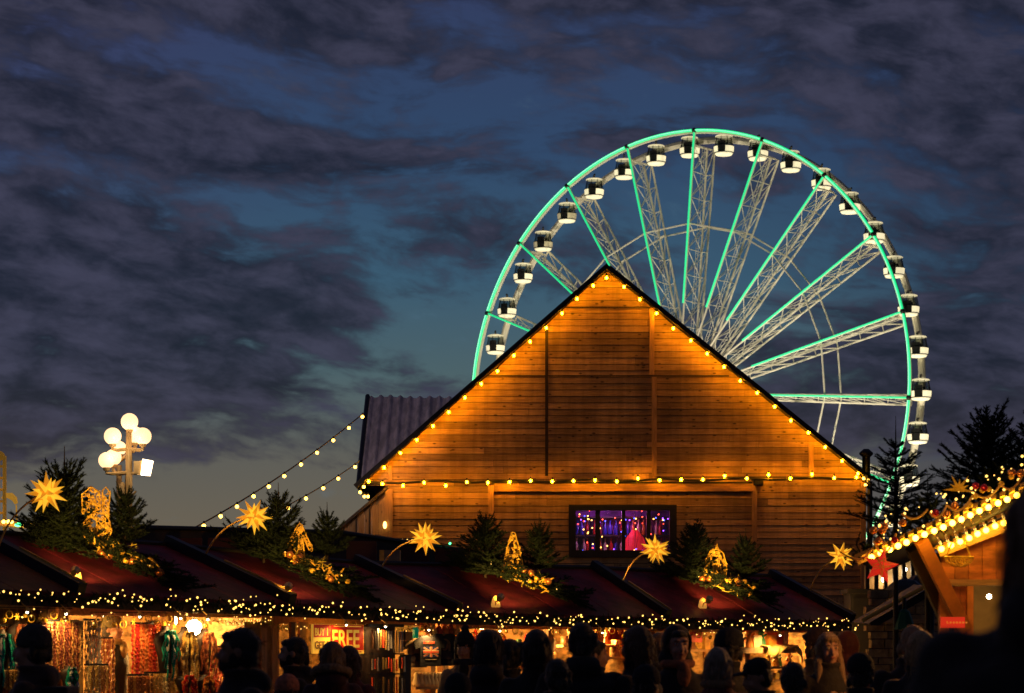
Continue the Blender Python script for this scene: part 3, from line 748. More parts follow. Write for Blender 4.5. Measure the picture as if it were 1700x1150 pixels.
def frame(s,loc):      # matrix placing local (x along stall, y back) geometry at loc
    return Matrix.Translation(loc)@Matrix.Rotation(s.rz,4,'Z')

# garlands with fairy lights on the eaves
GM=[garland_mesh(3.5,.085,21),None]
for s in stalls:
    i=s.i; random.seed(40+i)
    p0=s.roofpt(0,0,-.05)-s.b*.06; p1=s.roofpt(1,0,-.05)-s.b*.06
    t=thing('fir_garland',['fir garland with fairy lights along the eave of the far left jewellery stall','fir garland with fairy lights along the eave above the vendor in the beanie','fir garland with fairy lights along the eave above the FREE sign','fir garland with fairy lights along the eave above the T-shirts','densely lit fir garland along the eave of the last stall of the row'][i],'garland',p0,'lit fir garlands on the stall eaves')
    m=garland_mesh(s.L,.075,21+i); M=(p1-p0).to_track_quat('X','Z').to_matrix().to_4x4(); m.xform(Matrix.Translation(p0)@M); part('foliage',m,M_FIR,t)
    nB=[66,86,72,88,98][i]
    for k in range(nB):
        u=random.random(); q=p0.lerp(p1,u)-s.b*random.uniform(.06,.11)+Vector((0,0,random.gauss(-.005,.045)))
        inst('bulb',random.choice(FAIRY),t,q)
# lit mid-green inner garlands (second row under the eave)
for i,(a,b) in ((1,(.62,1.)),(2,(.0,.95)),(2,(.0,0))):
    if a==b: continue
    s=stalls[i]; p0=s.M@Vector((s.L*a,.16,s.zB-.19)); p1=s.M@Vector((s.L*b-.05,.16,s.zB-.19))
    t=thing('fir_garland','yellow-green tinsel garland hung '+('over the plain board beside the dark haired man' if i==1 else 'just above the FREE sign'),'garland',p0)
    L=(p1-p0).length; random.seed(60+i); m=MB()
    for k in range(int(L/.03)):
        x=L*k/int(L/.03)
        for q in range(3):
            dd=Vector((random.uniform(-1,1),random.uniform(-1,.4),random.uniform(-1,1))).normalized()*.05
            brush(m,(x,0,0),Vector((x,0,0))+dd,.014,160)
    m.xform(Matrix.Translation(p0)@(p1-p0).to_track_quat('X','Z').to_matrix().to_4x4()); part('foliage',m,mat('yellow_green_tinsel',(.30,.30,.04),.4,var=.5,vs=20,metal=.3),t)
    for k in range(26): inst('bulb',FAIRY[0],t,p0.lerp(p1,random.random())-s.b*.05+Vector((0,0,random.gauss(0,.02))))

# ------------------------------------------------------------------ interior lamps
LM=sphere_mesh('bulb',.06,mat('white_lamp_glass',(1,.95,.85),.3,var=0,em=(1,.80,.50),es=26.),3)
def added_clip_lamp(s,px,py,dep,label,e=1.):  # clip lamps are added to light the goods from the front
    p=on(s,px,py,dep); p.z=s.zA+(s.zB-s.zA)*max(0,min(1,(p-s.A).dot(s.d)/s.L))-.20; t=thing('added_clip_lamp',label,'lamp',p,'added clip lamps under the eaves')
    inst('bulb',LM,t,p,None,.17); m=MB(); m.lathe(p,[(.030,.004),(.022,.03),(.010,.045)],10); m.tube([p+Vector((0,0,.04)),p+Vector((0,0,.07))+s.b*.05,p+Vector((0,0,.11))+s.b*.10],.005,5); part('shade',m,M_BRASS,t)
    L=lamp('SPOT','added_clip_spot',p-Vector((0,0,.02)),(30 if s.i<3 else 55)*e,(1.,.55,.16),t,spot_size=math.radians(128),spot_blend=.5,shadow_soft_size=.03); aim(L,p+s.b*.35-Vector((0,0,.5)),p)
def hang_lamp(s,px,py,dep,label,e=1.,sz=1.):
    p=on(s,px,py,dep); t=thing('hanging_lamp',label,'lamp',p,'white lamps hung inside the stalls')
    inst('bulb',LM,t,p,None,sz); m=MB(); m.cone(p+Vector((0,0,.06)),(p.x,p.y,2.3),.005,.005,5); m.cone(p+Vector((0,0,.04*sz)),p+Vector((0,0,.09)),.03,.02,8); part('cord',m,M_CABLE,t)
    if e: lamp('POINT','lamp_glow',p-Vector((0,0,.11)),(52 if s.i<3 else 95)*e,(1.,.52,.12),t,shadow_soft_size=.09)
hang_lamp(stalls[0],12,1032,1.0,'white glowing lamp at the far left edge among the bead displays')
hang_lamp(stalls[0],62,1026,.9,'white glowing lamp above the man in the grey beanie',.8)
hang_lamp(stalls[1],282,1030,.75,'left one of the two big white lamps above the teal bead display',1.1,1.25)
hang_lamp(stalls[1],322,1041,.85,'right one of the two big white lamps above the gold bead display',1.1,1.35)
hang_lamp(stalls[1],176,1024,1.2,'added small warm lamp behind the beanie of the stall vendor',.7,.5)  # this and the small lamps below are added to brighten the stalls
hang_lamp(stalls[2],560,1026,.9,'added small warm lamp just above the FREE sign',.85,.45)
hang_lamp(stalls[2],500,1028,.6,'added small warm lamp left of the FREE sign',.7,.4)
hang_lamp(stalls[2],690,1030,.6,'added small warm lamp above the hanging wind chimes',.7,.4)
hang_lamp(stalls[3],800,1042,.9,'added small warm lamp right of the printed T-shirts',.8,.4)
hang_lamp(stalls[3],900,1040,.7,'added small warm lamp above the woman with the dark bob',.7,.4)
hang_lamp(stalls[3],1000,1042,.8,'added small warm lamp above the broad tall man',.6,.4)
hang_lamp(stalls[4],1180,1046,.7,'added small warm lamp above the grey haired woman',.6,.4)
hang_lamp(stalls[4],1270,1043,.8,'added small warm lamp above the toy shelf',.6,.4)
hang_lamp(stalls[4],1340,1046,.8,'added small warm lamp at the right end of the last stall',.5,.4)

for (k_,px,py,dp,lab,e_) in ((0,45,1013,-.22,'added clip lamp on the eave above the far left bead displays',.45),(0,110,1014,-.22,'added clip lamp on the eave left of the bright pine board',.45),
  (1,232,1019,-.22,'added clip lamp on the eave above the red strands',.5),(1,300,1021,-.24,'added clip lamp on the eave above the teal beads',.5),(1,345,1022,-.22,'added clip lamp on the eave above the copper beads',.4),
  (2,575,1030,-.22,'added clip lamp on the eave above the FREE sign',.35),(2,640,1030,-.22,'added clip lamp on the eave above the wind chimes',.45),(3,712,1033,-.35,'added clip lamp on the eave above the LONDON shirt',.45),
  (3,830,1038,-.2,'added clip lamp on the eave above the tall dark haired man',.3),(3,1000,1040,-.2,'added clip lamp on the eave above the broad tall man',.3),(4,1210,1043,-.2,'added clip lamp on the eave above the left end of the toy shelf',.35),(4,1295,1043,-.22,'added clip lamp on the eave above the yellow cloth',.45)):
    added_clip_lamp(stalls[k_],px,py,-.13,lab,e_)
# ------------------------------------------------------------------ stars on rods
def star_mesh(seed):
    random.seed(seed); m=MB(); n=26
    for k in range(n):
        z=1-2*(k+.5)/n; r=math.sqrt(1-z*z); th=k*2.399963; d=Vector((r*math.cos(th),r*math.sin(th),z))
        L=1. if k%4 else .72; a=d.orthogonal().normalized(); b=d.cross(a); w=.19
        base_=[d*.30+a*w,d*.30+b*w,d*.30-a*w,d*.30-b*w]; tip=d*L
        for j in range(4):
            m.cm=(j+k)%2; m.add([base_[j],base_[(j+1)%4],tip],[(0,1,2)])
    m.cm=1; m.ell((0,0,0),.33,None,10,8); return m
STM=[star_mesh(5),star_mesh(6)]
def star(px,py,rpx,Y,base,label,k=0,rot=(0,0,0)):
    c=at(px,py,Y); r=rpx/F*Y; m=MB(); m.v=list(STM[k].v); m.f=list(STM[k].f); m.m=list(STM[k].m); m.t=list(STM[k].t)
    m.xform(Matrix.Translation(c)@Euler(rot).to_matrix().to_4x4()@Matrix.Scale(r,4))
    t=thing('star_lamp',label,'star lamp',Vector((base.x,base.y,base.z)),'many pointed yellow stars on bent rods above the stall roofs')
    part('star',m,[M_STAR,M_STARD],t)
    mid=base.lerp(c,.5)+Vector((-.10,0,.14))*(r/.2); pts=[]
    for i in range(13):
        u=i/12; pts.append(base*(1-u)**2+mid*2*u*(1-u)+(c+Vector((0,.02,0)))*u*u)
    rm=MB(); rm.tube(pts,.011,6); part('rod',rm,M_BRASS,t)
    lamp('POINT','star_glow',c,1.2*(r/.2),(1,.55,.12),t,shadow_soft_size=r*.4).data.use_shadow=False
def rk(i,px,py):
    """point on the right rake board of stall i"""
    s=stalls[i]; best=None
    for k in range(101):
        p=s.roofpt(1,k/100,.1); q=abs((p.x/p.y*F+CX)-px)
        if best is None or q<best[0]: best=(q,p)
    return best[1]
b0=stalls[0].roofpt(.55,.8,.02)
star(78,818,38,24.6,at(-4,912,24.4),'yellow many pointed glowing star beside the tall fir at the far left',0,(.2,.3,.1))
star(422,857,32,26.9,rk(1,341,938),'yellow many pointed glowing star left of the thin fir tops on the second roof',1,(.1,.8,.4))
star(706,893,29,29.2,rk(2,634,965),'yellow many pointed glowing star in front of the left part of the wooden house',0,(.6,.1,.9))
star(1088,912,27,31.6,rk(3,1034,978),'yellow many pointed glowing star below the violet lit house window',1,(.3,.4,1.3))
star(1396,923,25,33.9,rk(4,1345,985),'yellow many pointed glowing star at the right corner of the wooden house',0,(.9,.5,.2))

# ------------------------------------------------------------------ roof decorations
def scroll(c,r,turns,n=26,sgn=1,ph=0):
    return [Vector((c[0]+sgn*r*(1-.75*i/n)*math.cos(ph+turns*2*PI*i/n),c[1],c[2]+r*(1-.75*i/n)*math.sin(ph+turns*2*PI*i/n))) for i in range(n+1)]
def inside(p,poly):
    c=False; n=len(poly); j=n-1
    for i in range(n):
        xi,yi=poly[i]; xj,yj=poly[j]
        if (yi>p[1])!=(yj>p[1]) and p[0]<(xj-xi)*(p[1]-yi)/(yj-yi)+xi: c=not c
        j=i
    return c
def ornament(kind,base,h,label):
    """gold fretwork figure: outline rods filled with curls, leaves and little stars"""
    m=MB(); w=h*.27; T=.009*h+.0035; rs=random.Random(50+kind)
    P_={0:[[(-w*.9,h*.52),(-w*.95,h*.86),(-w*.35,h),(w*.2,h*.9),(w*.25,h*.60)],[(w*.42,h*.5),(w*.40,h*.93),(w*.62,h*.99),(w*.9,h*.9),(w*.75,h*.5)],[(-w*.9,h*.34),(-w*.2,h*.56),(w*.75,h*.5),(w*1.0,h*.22),(w*.6,0),(-w*.4,0),(-w*.85,h*.14)]],
        1:[[(-w*1.15,h*.4),(-w*.2,h*.92),(w*.05,h),(w*.3,h*.9),(w*1.2,h*.35),(w*.9,h*.32),(w*.1,h*.78),(-w*.9,h*.35)],[(-w*.25,0),(w*.55,0),(w*.3,h*.6),(0,h*.72),(-w*.1,h*.4)],[(-w,0),(-w*.3,0),(-w*.4,h*.35),(-w*.9,h*.32)]],
        2:[[(-w*1.05,0),(w*1.05,0),(w*.75,h*.35),(w*.45,h*.7),(w*.12,h),(-w*.12,h),(-w*.45,h*.7),(-w*.75,h*.35)]],
        3:[[(-w*1.0,h*.1),(-w*1.05,h*.55),(-w*.6,h*.82),(-w*.05,h*.86),(0,h),(w*.12,h*.86),(w*.6,h*.75),(w*.95,h*.45),(w*.9,h*.1),(w*.7,h*.1),(w*.68,h*.45),(w*.3,h*.66),(-w*.4,h*.68),(-w*.78,h*.45),(-w*.8,h*.1)],[(-w*.5,0),(w*.7,0),(w*.45,h*.3),(w*.15,h*.62),(-w*.4,h*.5),(-w*.25,h*.25)]]}[kind]
    for poly in P_:
        m.tube([(x,0,z) for x,z in poly],T*1.1,5,True)
        xs=[q[0] for q in poly]; zs=[q[1] for q in poly]; area=(max(xs)-min(xs))*(max(zs)-min(zs)); n=int(area/(h*h)*400)
        for k in range(n):
            x=rs.uniform(min(xs),max(xs)); z=rs.uniform(min(zs),max(zs))
            if not inside((x,z),poly): continue
            y=rs.uniform(-.02,.012); ty=rs.random(); a=rs.uniform(0,2*PI)
            if ty<.45: m.tube([(x+h*.045*(1-.6*i/9)*math.cos(a+i*.6),y,z+h*.045*(1-.6*i/9)*math.sin(a+i*.6)) for i in range(10)],T*.75,4)
            elif ty<.85:
                d=Vector((math.cos(a),rs.uniform(-.3,.3),math.sin(a))); s_=Vector((-d.z,0,d.x)); c=Vector((x,y,z)); L=h*rs.uniform(.05,.09); m.add([c-d*L*.5,c+s_*L*.24+Vector((0,-.006,0)),c+d*L*.5,c-s_*L*.24],[(0,1,2),(0,2,3)])
            else:
                for q in range(3):
                    dd=Vector((math.cos(PI*q/3+a),0,math.sin(PI*q/3+a)))*h*.035; m.cone(Vector((x,y,z))-dd,Vector((x,y,z))+dd,T*.6,T*.6,4)
    m.cone((0,.02,-.02),(0,.02,h*.5),T*1.5,T,6)
    m.xform(Matrix.Translation(base)); o=single('roof_ornament',m,M_GOLD,label,'ornament',base); return o
BAUBLE=[sphere_mesh('bauble',.032,M_GOLD,2),sphere_mesh('bauble',.045,mat('copper_bauble_gloss',(.8,.3,.08),.25,metal=.7,var=.1),2)]
where=['far left','second','third','fourth']
cl=[ # stall, (tall fir base px,py,tip), kind , small fir, ornament(px,base,tip), greens center/ext, fixture px
 dict(i=1,t=(107,925,740,0,.2),s=(208,905,790,1,1.1),o=(160,902,808,0),g=((200,935),(-.05)),ext=(.62,.34),c=(196,933),f=(128,968)),
 dict(i=2,t=(462,925,800,0,2.2),s=(543,925,833,1,.4),o=(497,935,868,1),g=((500,950),0),ext=(.72,.30),c=(505,950),f=(476,992)),
 dict(i=3,t=(806,955,852,2,.9),s=(895,950,852,1,2.3),o=(852,957,884,2),ext=(.62,.30),c=(855,965),f=(823,1008)),
 dict(i=4,t=(1152,965,866,2,1.7),s=(1238,960,876,1,.2),o=(1190,966,902,3),ext=(.58,.30),c=(1192,975),f=(1166,1010))]
def roof_at(s,px,py):
    """point of stall s's roof plane seen at px,py"""
    p0=s.roofpt(0,0); p1=s.roofpt(1,0); p2=s.roofpt(.5,1); nrm=(p1-p0).cross(p2-p0); d=Vector(((px-CX)/F,1,(HY-py)/F))
    t=(p0-CAM).dot(nrm)/d.dot(nrm); return CAM+d*t
for q,c in enumerate(cl):
    s=stalls[c['i']-0] if c['i']<5 else stalls[4]
    s=stalls[c['i']]
    w=where[q]; Yc=s.roofpt(.45,.6).y
    cc=at(c['c'][0],c['c'][1],Yc)
    gm=greens(70+q,170,(c['ext'][0]*1.15,c['ext'][1]),.20,br=.032); sl=(s.roofpt(.9,0)-s.roofpt(.1,.9)); tl=math.atan2(-.16,1)
    ang=[.42,.42,.30,.28][q]
    gm.xform(Matrix.Translation(cc)@Matrix.Rotation(ang,4,'Y'))
    t=thing('fir_greenery','heap of cut fir branches with gold trim on the '+w+' decorated stall roof','greenery',cc,'heaps of fir branches on the stall roofs'); part('foliage',gm,M_FIR,t)
    random.seed(90+q)
    for k in range(9):
        p=cc+Vector((random.uniform(-.25,.5),-.22-random.random()*.12,0)); p.z+=.06-(p.x-cc.x)*math.tan(ang)*.9+random.uniform(-.03,.09); inst('bauble',BAUBLE[k%2],t,p)
    for k in range(15):
        m=MB(); p=cc+Vector((random.uniform(-.22,.42),-.24-random.random()*.1,0)); p.z+=.05-(p.x-cc.x)*.4+random.uniform(-.02,.13)
        m.tube([p+Vector((random.uniform(-.06,.06),random.uniform(-.02,.02),random.uniform(-.05,.05)))*j for j in (0,.5,1,1.4)],.009,5); part('gold_ribbon',m,M_GOLD,t)
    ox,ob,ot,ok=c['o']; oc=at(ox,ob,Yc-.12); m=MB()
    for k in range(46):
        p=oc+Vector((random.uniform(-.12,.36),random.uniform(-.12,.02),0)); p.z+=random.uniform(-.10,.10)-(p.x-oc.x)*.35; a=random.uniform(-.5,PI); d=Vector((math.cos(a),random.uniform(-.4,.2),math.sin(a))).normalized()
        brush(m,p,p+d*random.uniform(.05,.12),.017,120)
    part('gold_lit_sprigs',m,mat('painted_lit_sprigs',(.62,.50,.07),.5,var=.5,vs=30,metal=.1),t)  # yellow light on the fir sprigs put into their colour
    for k in range(8):
        p=cc+Vector((random.uniform(-.3,.5),-.3,0)); p.z+=.05-(p.x-cc.x)*.4+random.uniform(-.03,.1); inst('bulb',FAIRY[0],t,p)
    for key,nm in (('t','tall'),('s','small')):
        px,pb,pt,k,rz=c[key]; b=at(px,pb,Yc+(.05 if key=='t' else .12)); Hh=(pb-pt)/F*Yc; H0=[1.25,.95,1.1][k]
        fir_tree(k,b,Hh/H0,rz,nm+' dark fir tree standing on the roof of the '+w+' decorated stall','fir trees on the stall roofs')
    if q<2:
        for j in range(1):
            px,pb,pt,k,rz=c['t']; b=at(px-24+60*j,pb+6,Yc-.05); fir_tree(2,b,(pb-pt)*.62/F*Yc/1.1,rz+2,'bushy low fir tree leaning against the tall fir on the '+w+' decorated stall roof','fir trees on the stall roofs')
    ox,ob,ot,ok=c['o']; ornament(ok,at(ox,ob,Yc-.12),(ob-ot)/F*Yc,['broad gold cut-out ornament between two firs on the far left stall roof','gold gable shaped ornament among fir branches on the second decorated roof','gold curly wire tree ornament in front of the wooden house, left of its window','gold arch and spire ornament on the last decorated roof, right of the house window'][q])
    # spot fixture lighting it
    fp=roof_at(s,*c['f']); t=thing('spotlight','small brass spotlight on the roof below the fir greenery of the '+w+' decorated stall','spotlight',fp,'brass spotlights on the stall roofs')
    tgt=at(ox+8,ob-8,Yc-.1); src=fp+Vector((.05,-.42,.10)); dd=(tgt-src).normalized()
    m=MB(); m.cone(src-dd*.07,src+dd*.06,.03,.045,10); m.tube([fp+Vector((0,0,0)),fp+Vector((.0,-.2,.06)),src-dd*.03],.007,5); part('housing',m,M_BRASS,t)
    m=MB(); m.cone(src+dd*.061,src+dd*.064,.04,.04,10); part('lens',m,mat('spot_lens',(1,.8,.4),.3,var=0,em=(1,.6,.2),es=6.,samp='NONE'),t)
    L=lamp('SPOT','spot_lamp',src+dd*.09,[170,150,160,160][q],(1.,.52,.10),t,spot_size=math.radians(62),spot_blend=.7,shadow_soft_size=.05); aim(L,tgt+Vector((0,0,.03)),src)
    lm=MB(); lm.lathe(fp+Vector((0,-.03,.0)),[(.05,0),(.055,.03),(.04,.10),(.02,.13)],10); part('lantern',lm,mat('amber_lantern_glass',(.8,.45,.1),.5,var=.4,vs=20,em=(1,.42,.07),es=.45,samp='NONE'),t,smooth=True)
    lamp('POINT','lantern_glow',fp+Vector((0,-.11,.13)),.22,(1,.42,.08),t,shadow_soft_size=.04)

# ------------------------------------------------------------------ dark huts behind the left stalls
BH=thing('storage_hut','long dark storage hut with dull red panels behind the roofs of the left stalls','hut',at(500,1080,33.5))
m=MB(); m.add([at(228,878,31)+Vector((0,0,-4)),at(560,886,34)+Vector((0,0,-4)),at(560,886,34),at(228,878,31)],[(0,1,2,3)]); a_=at(228,878,31.); b_=at(566,886,34.); c_=at(772,916,36.)
m=MB()
for p,q in ((a_,b_),(b_,c_)):
    n=(q-p).normalized().cross(Vector((0,0,1))); n=-n if n.y<0 else n; n.z=0
    vs=[Vector((p.x,p.y,0)),Vector((q.x,q.y,0)),q.copy(),p.copy()]; vs+= [v+n*1.2 for v in vs]
    m.add(vs,[(0,1,2,3),(7,6,5,4),(0,4,5,1),(1,5,6,2),(2,6,7,3),(3,7,4,0)])
part('wall',m,M_DKWOOD,BH)
m=MB(); m.tube([a_+Vector((0,-.05,.02)),b_+Vector((0,-.05,.02)),c_+Vector((0,-.05,.02))],.03,6); part('roof_edge',m,M_DARK,BH)
mp=mat('dull_red_panel',(.10,.022,.022),.6,var=.4,vs=3)
for (x0,x1,y0,y1,Y0) in ((290,335,893,922,31.3),(345,400,893,925,31.8),(405,470,893,928,32.3),(575,625,898,930,33.5),(668,712,906,932,34.6),(722,760,910,936,35.)):
    m=MB(); p=at(x0,y1,Y0); q=at(x1,y0,Y0); m.box((p.x,Y0,p.z),(q.x,Y0+.05,q.z)); m.box((p.x+.02,Y0-.02,q.z-.03),(q.x-.02,Y0,q.z)); part('panel',m,mp,BH)
v0=at(630,931,33); v1=at(664,913,33); m=MB(); m.box((v0.x,33,v0.z),(v1.x,33.2,v1.z)); 
bm_=MB(); bm_.box((v0.x,32.98,v0.z),(v0.x+.06,33.0,v1.z)); t=thing('ventilation_box','small pale metal ventilation box on the dark roofs left of the third star','ventilation box',(v0.x,33,v0.z)); part('body',m,mat('dull_beige_metal',(.30,.22,.16),.4,var=.3),t); part('front_rim',bm_,M_BRASS,t)
fx=sphere_mesh('bulb',.02,mat('green_bulb_glass',(.1,1,.4),.4,var=0,em=(.08,1,.3),es=4.),1)
gt=thing('fairy_lights','short row of tiny white and green lights on the dark hut roof','fairy lights',at(700,897,35.4))
for x in (660,668,676,684): inst('bulb',FAIRY[1],gt,at(x,895+(x-660)*.03,35.4))
inst('bulb',fx,gt,at(747,902,35.6)); m=MB(); m.tube([at(655,896,35.45),at(755,904,35.65)],.006,4); part('cable',m,M_CABLE,gt)
# far left ride tower with lights
TW=thing('ride_tower','narrow fairground tower with yellow lights cut by the left edge of the picture','tower',at(0,1080,44))
m=MB(); x0,x1=at(-22,0,44).x,at(10,0,44).x; zt=at(0,757,44).z
for x in (x0,x1-.04): m.box((x,43.9,0),(x+.05,44,zt))
m.box((x0+.1,43.9,0),(x1-.1,44.0,zt+.02)); m.ell(((x0+x1)/2,43.95,zt),(.16,.06,.1))
for k in range(12): m.box((x0,43.92,zt-.2-k*.2),(x1,43.98,zt-.16-k*.2))
part('frame',m,mat('glowing_ochre_paint',(.5,.28,.05),.5,var=.4,vs=4,em=(1,.5,.05),es=.10,samp='NONE'),TW)  # light on the frame put in as a faint glow of its paint
for k in range(7): inst('bulb',BULB2,TW,(x0+.1+.12*(k%2),43.85,zt-.3-k*.21),None,.7)
m=MB(); pts=[at(4,828,44),at(10,822,44),at(18,823,44),at(24,828,44),at(27,836,44)]; m.tube(pts,[.03,.05,.06,.05,.03],6); m.cone(at(8,830,44),at(8,868,44),.025,.025,6); m.cone(at(27,838,44),at(28,868,44),.015,.015,6)
part('arched_arm',m,mat('glowing_amber_paint',(.7,.35,.05),.5,var=.3,em=(1,.5,.05),es=.3,samp='NONE'),TW)  # arm paint also glows faintly by itself
rt=thing('fairy_lights','row of coloured lights, one big and green, along the ridge at the far left','fairy lights',at(30,872,30))
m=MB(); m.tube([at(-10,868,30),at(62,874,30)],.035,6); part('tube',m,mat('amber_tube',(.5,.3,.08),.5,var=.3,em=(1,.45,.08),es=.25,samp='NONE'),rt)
inst('bulb',fx,rt,at(30,871,29.9),None,(2.4,1,1.3)); 
for x in (6,14,19,40,48): inst('bulb',BULB2,rt,at(x,866 if x<25 else 872,29.9),None,.75)

# ------------------------------------------------------------------ goods
def loc_part(name,mb,mt,T,s,loc,**k):
    mb.xform(frame(s,loc)); return part(name,mb,mt,T,**k)
beadmats={'teal':((.01,.30,.22),(.02,.45,.35),(.6,.6,.6),(.01,.12,.10)),'gold':((.75,.5,.12),(.6,.35,.08),(.8,.65,.3),(.3,.15,.04)),
 'silver':((.6,.55,.5),(.75,.7,.6),(.3,.25,.2),(.55,.4,.25)),'copper':((.5,.16,.06),(.35,.1,.05),(.65,.35,.12),(.2,.05,.05)),'red':((.6,.03,.02),(.7,.10,.03),(.4,.02,.02),(.7,.2,.05)),'amber':((.6,.2,.03),(.7,.35,.06),(.3,.08,.02),(.45,.12,.04))}
def bust_tree(s,px,py,dep,W_,H_,key,label,n=13,bustcol=True):
    """dark neck-and-shoulder display carrying many strands of beads; px,py = top of the neck"""
    p=on(s,px,py,dep); t=thing('necklace_display',label,'necklace display',(p.x,p.y,.94),'bead necklace displays'); 
    m=MB(); w=W_*.5
    m.loft([(0,0,-H_,w*.35,.03),(0,0,-H_*.6,w*.5,.05),(0,0,-H_*.28,w*.85,.06),(0,0,-H_*.16,w*.7,.055),(0,0,-H_*.08,w*.25,.04),(0,0,0,w*.2,.035)],14); loc_part('bust',m,M_DKWOOD,t,s,p,smooth=True)
    m=MB(); m.cone((0,0,-H_),(0,0,-(p.z-.93)),.015,.015,6) if p.z-.93>H_ else None
    if m.v: loc_part('stand',m,M_DARK,t,s,p)
    mt=mat('beads_'+key,(.5,.5,.5),.22,var=.1,cols=beadmats[key],metal=.25)
    random.seed(int(px)); m=MB()
    for k in range(n):
        a=w*random.uniform(.25,1.0); drop=H_*random.uniform(.45,1.); y0=-.065-random.random()*.02; m.ct=random.random()
        for side in (-1,1):
            pts=[]
            for j in range(15):
                u=j/14; x=side*(a*.35+(a-a*.35)*math.sin(u*PI*.5))*(1-.35*u); z=-H_*.10-drop*u
                pts.append(Vector((x,y0+.01*math.sin(j),z)))
            for j in range(14):
                for f in (0,.5):
                    q=pts[j].lerp(pts[j+1],f); m.ct=min(.999,max(0,m.ct+random.uniform(-.08,.08))); m.ell(q,.0085 if k%3 else .011,None,5,4)
    loc_part('beads',m,mt,t,s,p)
def strands(s,px,py,dep,W_,H_,key,label,n=16,thick=.010,name='hanging_strands'):
    p=on(s,px,py,dep); t=thing(name,label,'strands',p,'bunches of strands hung in the stalls')
    m=MB(); m.box((-W_/2,-.01,0),(W_/2,.01,.02)); loc_part('rail',m,M_DARK,t,s,p)
    random.seed(int(px*3)); m=MB()
    n=int(n*1.8); thick*=.62
    for k in range(n):
        x=-W_/2+W_*(k+.5)/n; m.ct=random.random(); L=H_*random.uniform(.75,1.); a=random.uniform(0,6)
        m.tube([Vector((x+.004*math.sin(a+j*.9),-.015-.03*((k*7)%5)/5+.004*math.cos(a+j),-L*j/27)) for j in range(28)],[thick*(1.45 if j%2 else .55)*random.uniform(.8,1.2) for j in range(28)],5)
    loc_part('strands',m,mat('strand_'+key,(.5,.5,.5),.35,var=.3,vs=40,cols=beadmats[key],metal=.1),t,s,p)
s0,s1,s2,s3,s4=stalls
bust_tree(s0,2,1045,.05,.34,.5,'teal','teal bead necklaces on a dark display at the left edge of the picture')
bust_tree(s0,28,1030,.25,.28,.42,'copper','copper bead necklaces behind the man in the grey beanie')
bust_tree(s0,62,1029,.2,.26,.55,'silver','silver bead necklaces just right of the man in the grey beanie')
strands(s0,100,1032,.05,.46,.52,'copper','copper and red strands hung between the beanie man and the bright board',24)
strands(s0,82,1036,.3,.3,.7,'gold','gold strands half hidden by the copper and red strands',12)
bust_tree(s0,112,1105,.0,.2,.24,'teal','small dark green bead display low beside the bright board')
m=MB(); pp=on(s0,129,1145,.02); q_=on(s0,129,1030,.02); m.ct=.9; m.box((-.06,0,0),(.07,.04,q_.z-pp.z+.3)); m.xform(frame(s0,pp-Vector((0,0,.3)))); single('display_board',m,mat('bright_pine_board',(.7,.42,.14),.6,var=.2,vs=3,stretch=(6,6,1)),'bright pine board standing upright left of the stall vendor','board',pp-Vector((0,0,.3)))
strands(s1,152,1030,.1,.2,.85,'silver','silver and brown strands left of the stall vendor',9)
strands(s1,236,1036,.1,.30,.62,'red','bright red strands hanging right of the stall vendor',14,.017)
strands(s1,254,1033,.3,.16,.30,'red','short red strands behind the long red ones',6,.016)
bust_tree(s1,274,1039,.0,.36,.50,'teal','teal and gold bead necklaces under the two white lamps',15)
bust_tree(s1,306,1040,.0,.34,.55,'gold','gold bead necklaces between the two white lamps and the copper beads',15)
bust_tree(s1,339,1043,.02,.34,.46,'copper','copper bead necklaces against the brown post left of the dark haired man',15)
bust_tree(s1,305,1118,-.05,.28,.24,'red','small red bead display low in front of the gold necklaces',9)
bust_tree(s1,338,1120,-.05,.28,.24,'amber','small amber bead display low beside the red one',9)
strands(s1,262,1118,-.02,.36,.22,'gold','low bunch of gold strands in front of the teal necklaces',18)
strands(s1,286,1095,.1,.26,.34,'gold','pale gold strands below the teal beads',12,.014)
strands(s1,316,1092,.12,.2,.4,'gold','pale gold strands below the middle display',9,.014)
strands(s1,160,1105,-.02,.3,.25,'gold','low gold strands beside the vendor elbow',12)
for (ss,px,py,dp,w_,h_,key,lab,nn) in ((s0,18,1040,.5,.5,.9,'amber','amber strands at the back of the far left stall',18),(s0,75,1040,.7,.5,.9,'copper','dark copper strands at the back of the far left stall',18),
(s1,262,1056,.5,.4,.7,'copper','dark copper strands behind the teal beads',20),(s1,300,1075,.5,.5,.6,'amber','amber strands behind the gold beads',24),(s1,345,1075,.4,.4,.6,'red','dark red strands behind the copper beads',18),
  (s1,168,1060,.5,.3,.8,'copper','brown strands left of the stall vendor, behind the silver ones',14),(s0,40,1112,-.02,.5,.2,'gold','low fringe of gold strands at the far left',22),(s1,232,1122,-.05,.34,.2,'amber','low fringe of amber strands below the red ones',16)):
    strands(ss,px,py,dp,w_,h_,key,lab,nn,.013)
# panel + frame behind the dark haired man
p=on(s1,432,1130,.25); q=on(s1,432,1042,.25)
t=thing('notice_board','plain ochre board in a pale frame right of the dark haired man','board',p)
w=.44; h=q.z-p.z
m=MB(); m.box((-w/2,0,-.6),(w/2,.02,h)); loc_part('panel',m,mat('ochre_board',(.42,.24,.08),.6,var=.35,vs=9),t,s1,p)
m=MB(); m.box((-w/2-.05,-.02,-.6),(-w/2,.03,h+.06)); m.box((w/2,-.02,-.6),(w/2+.05,.03,h+.06)); m.box((-w/2,-.02,h),(w/2,.03,h+.06)); loc_part('frame',m,M_POST,t,s1,p)
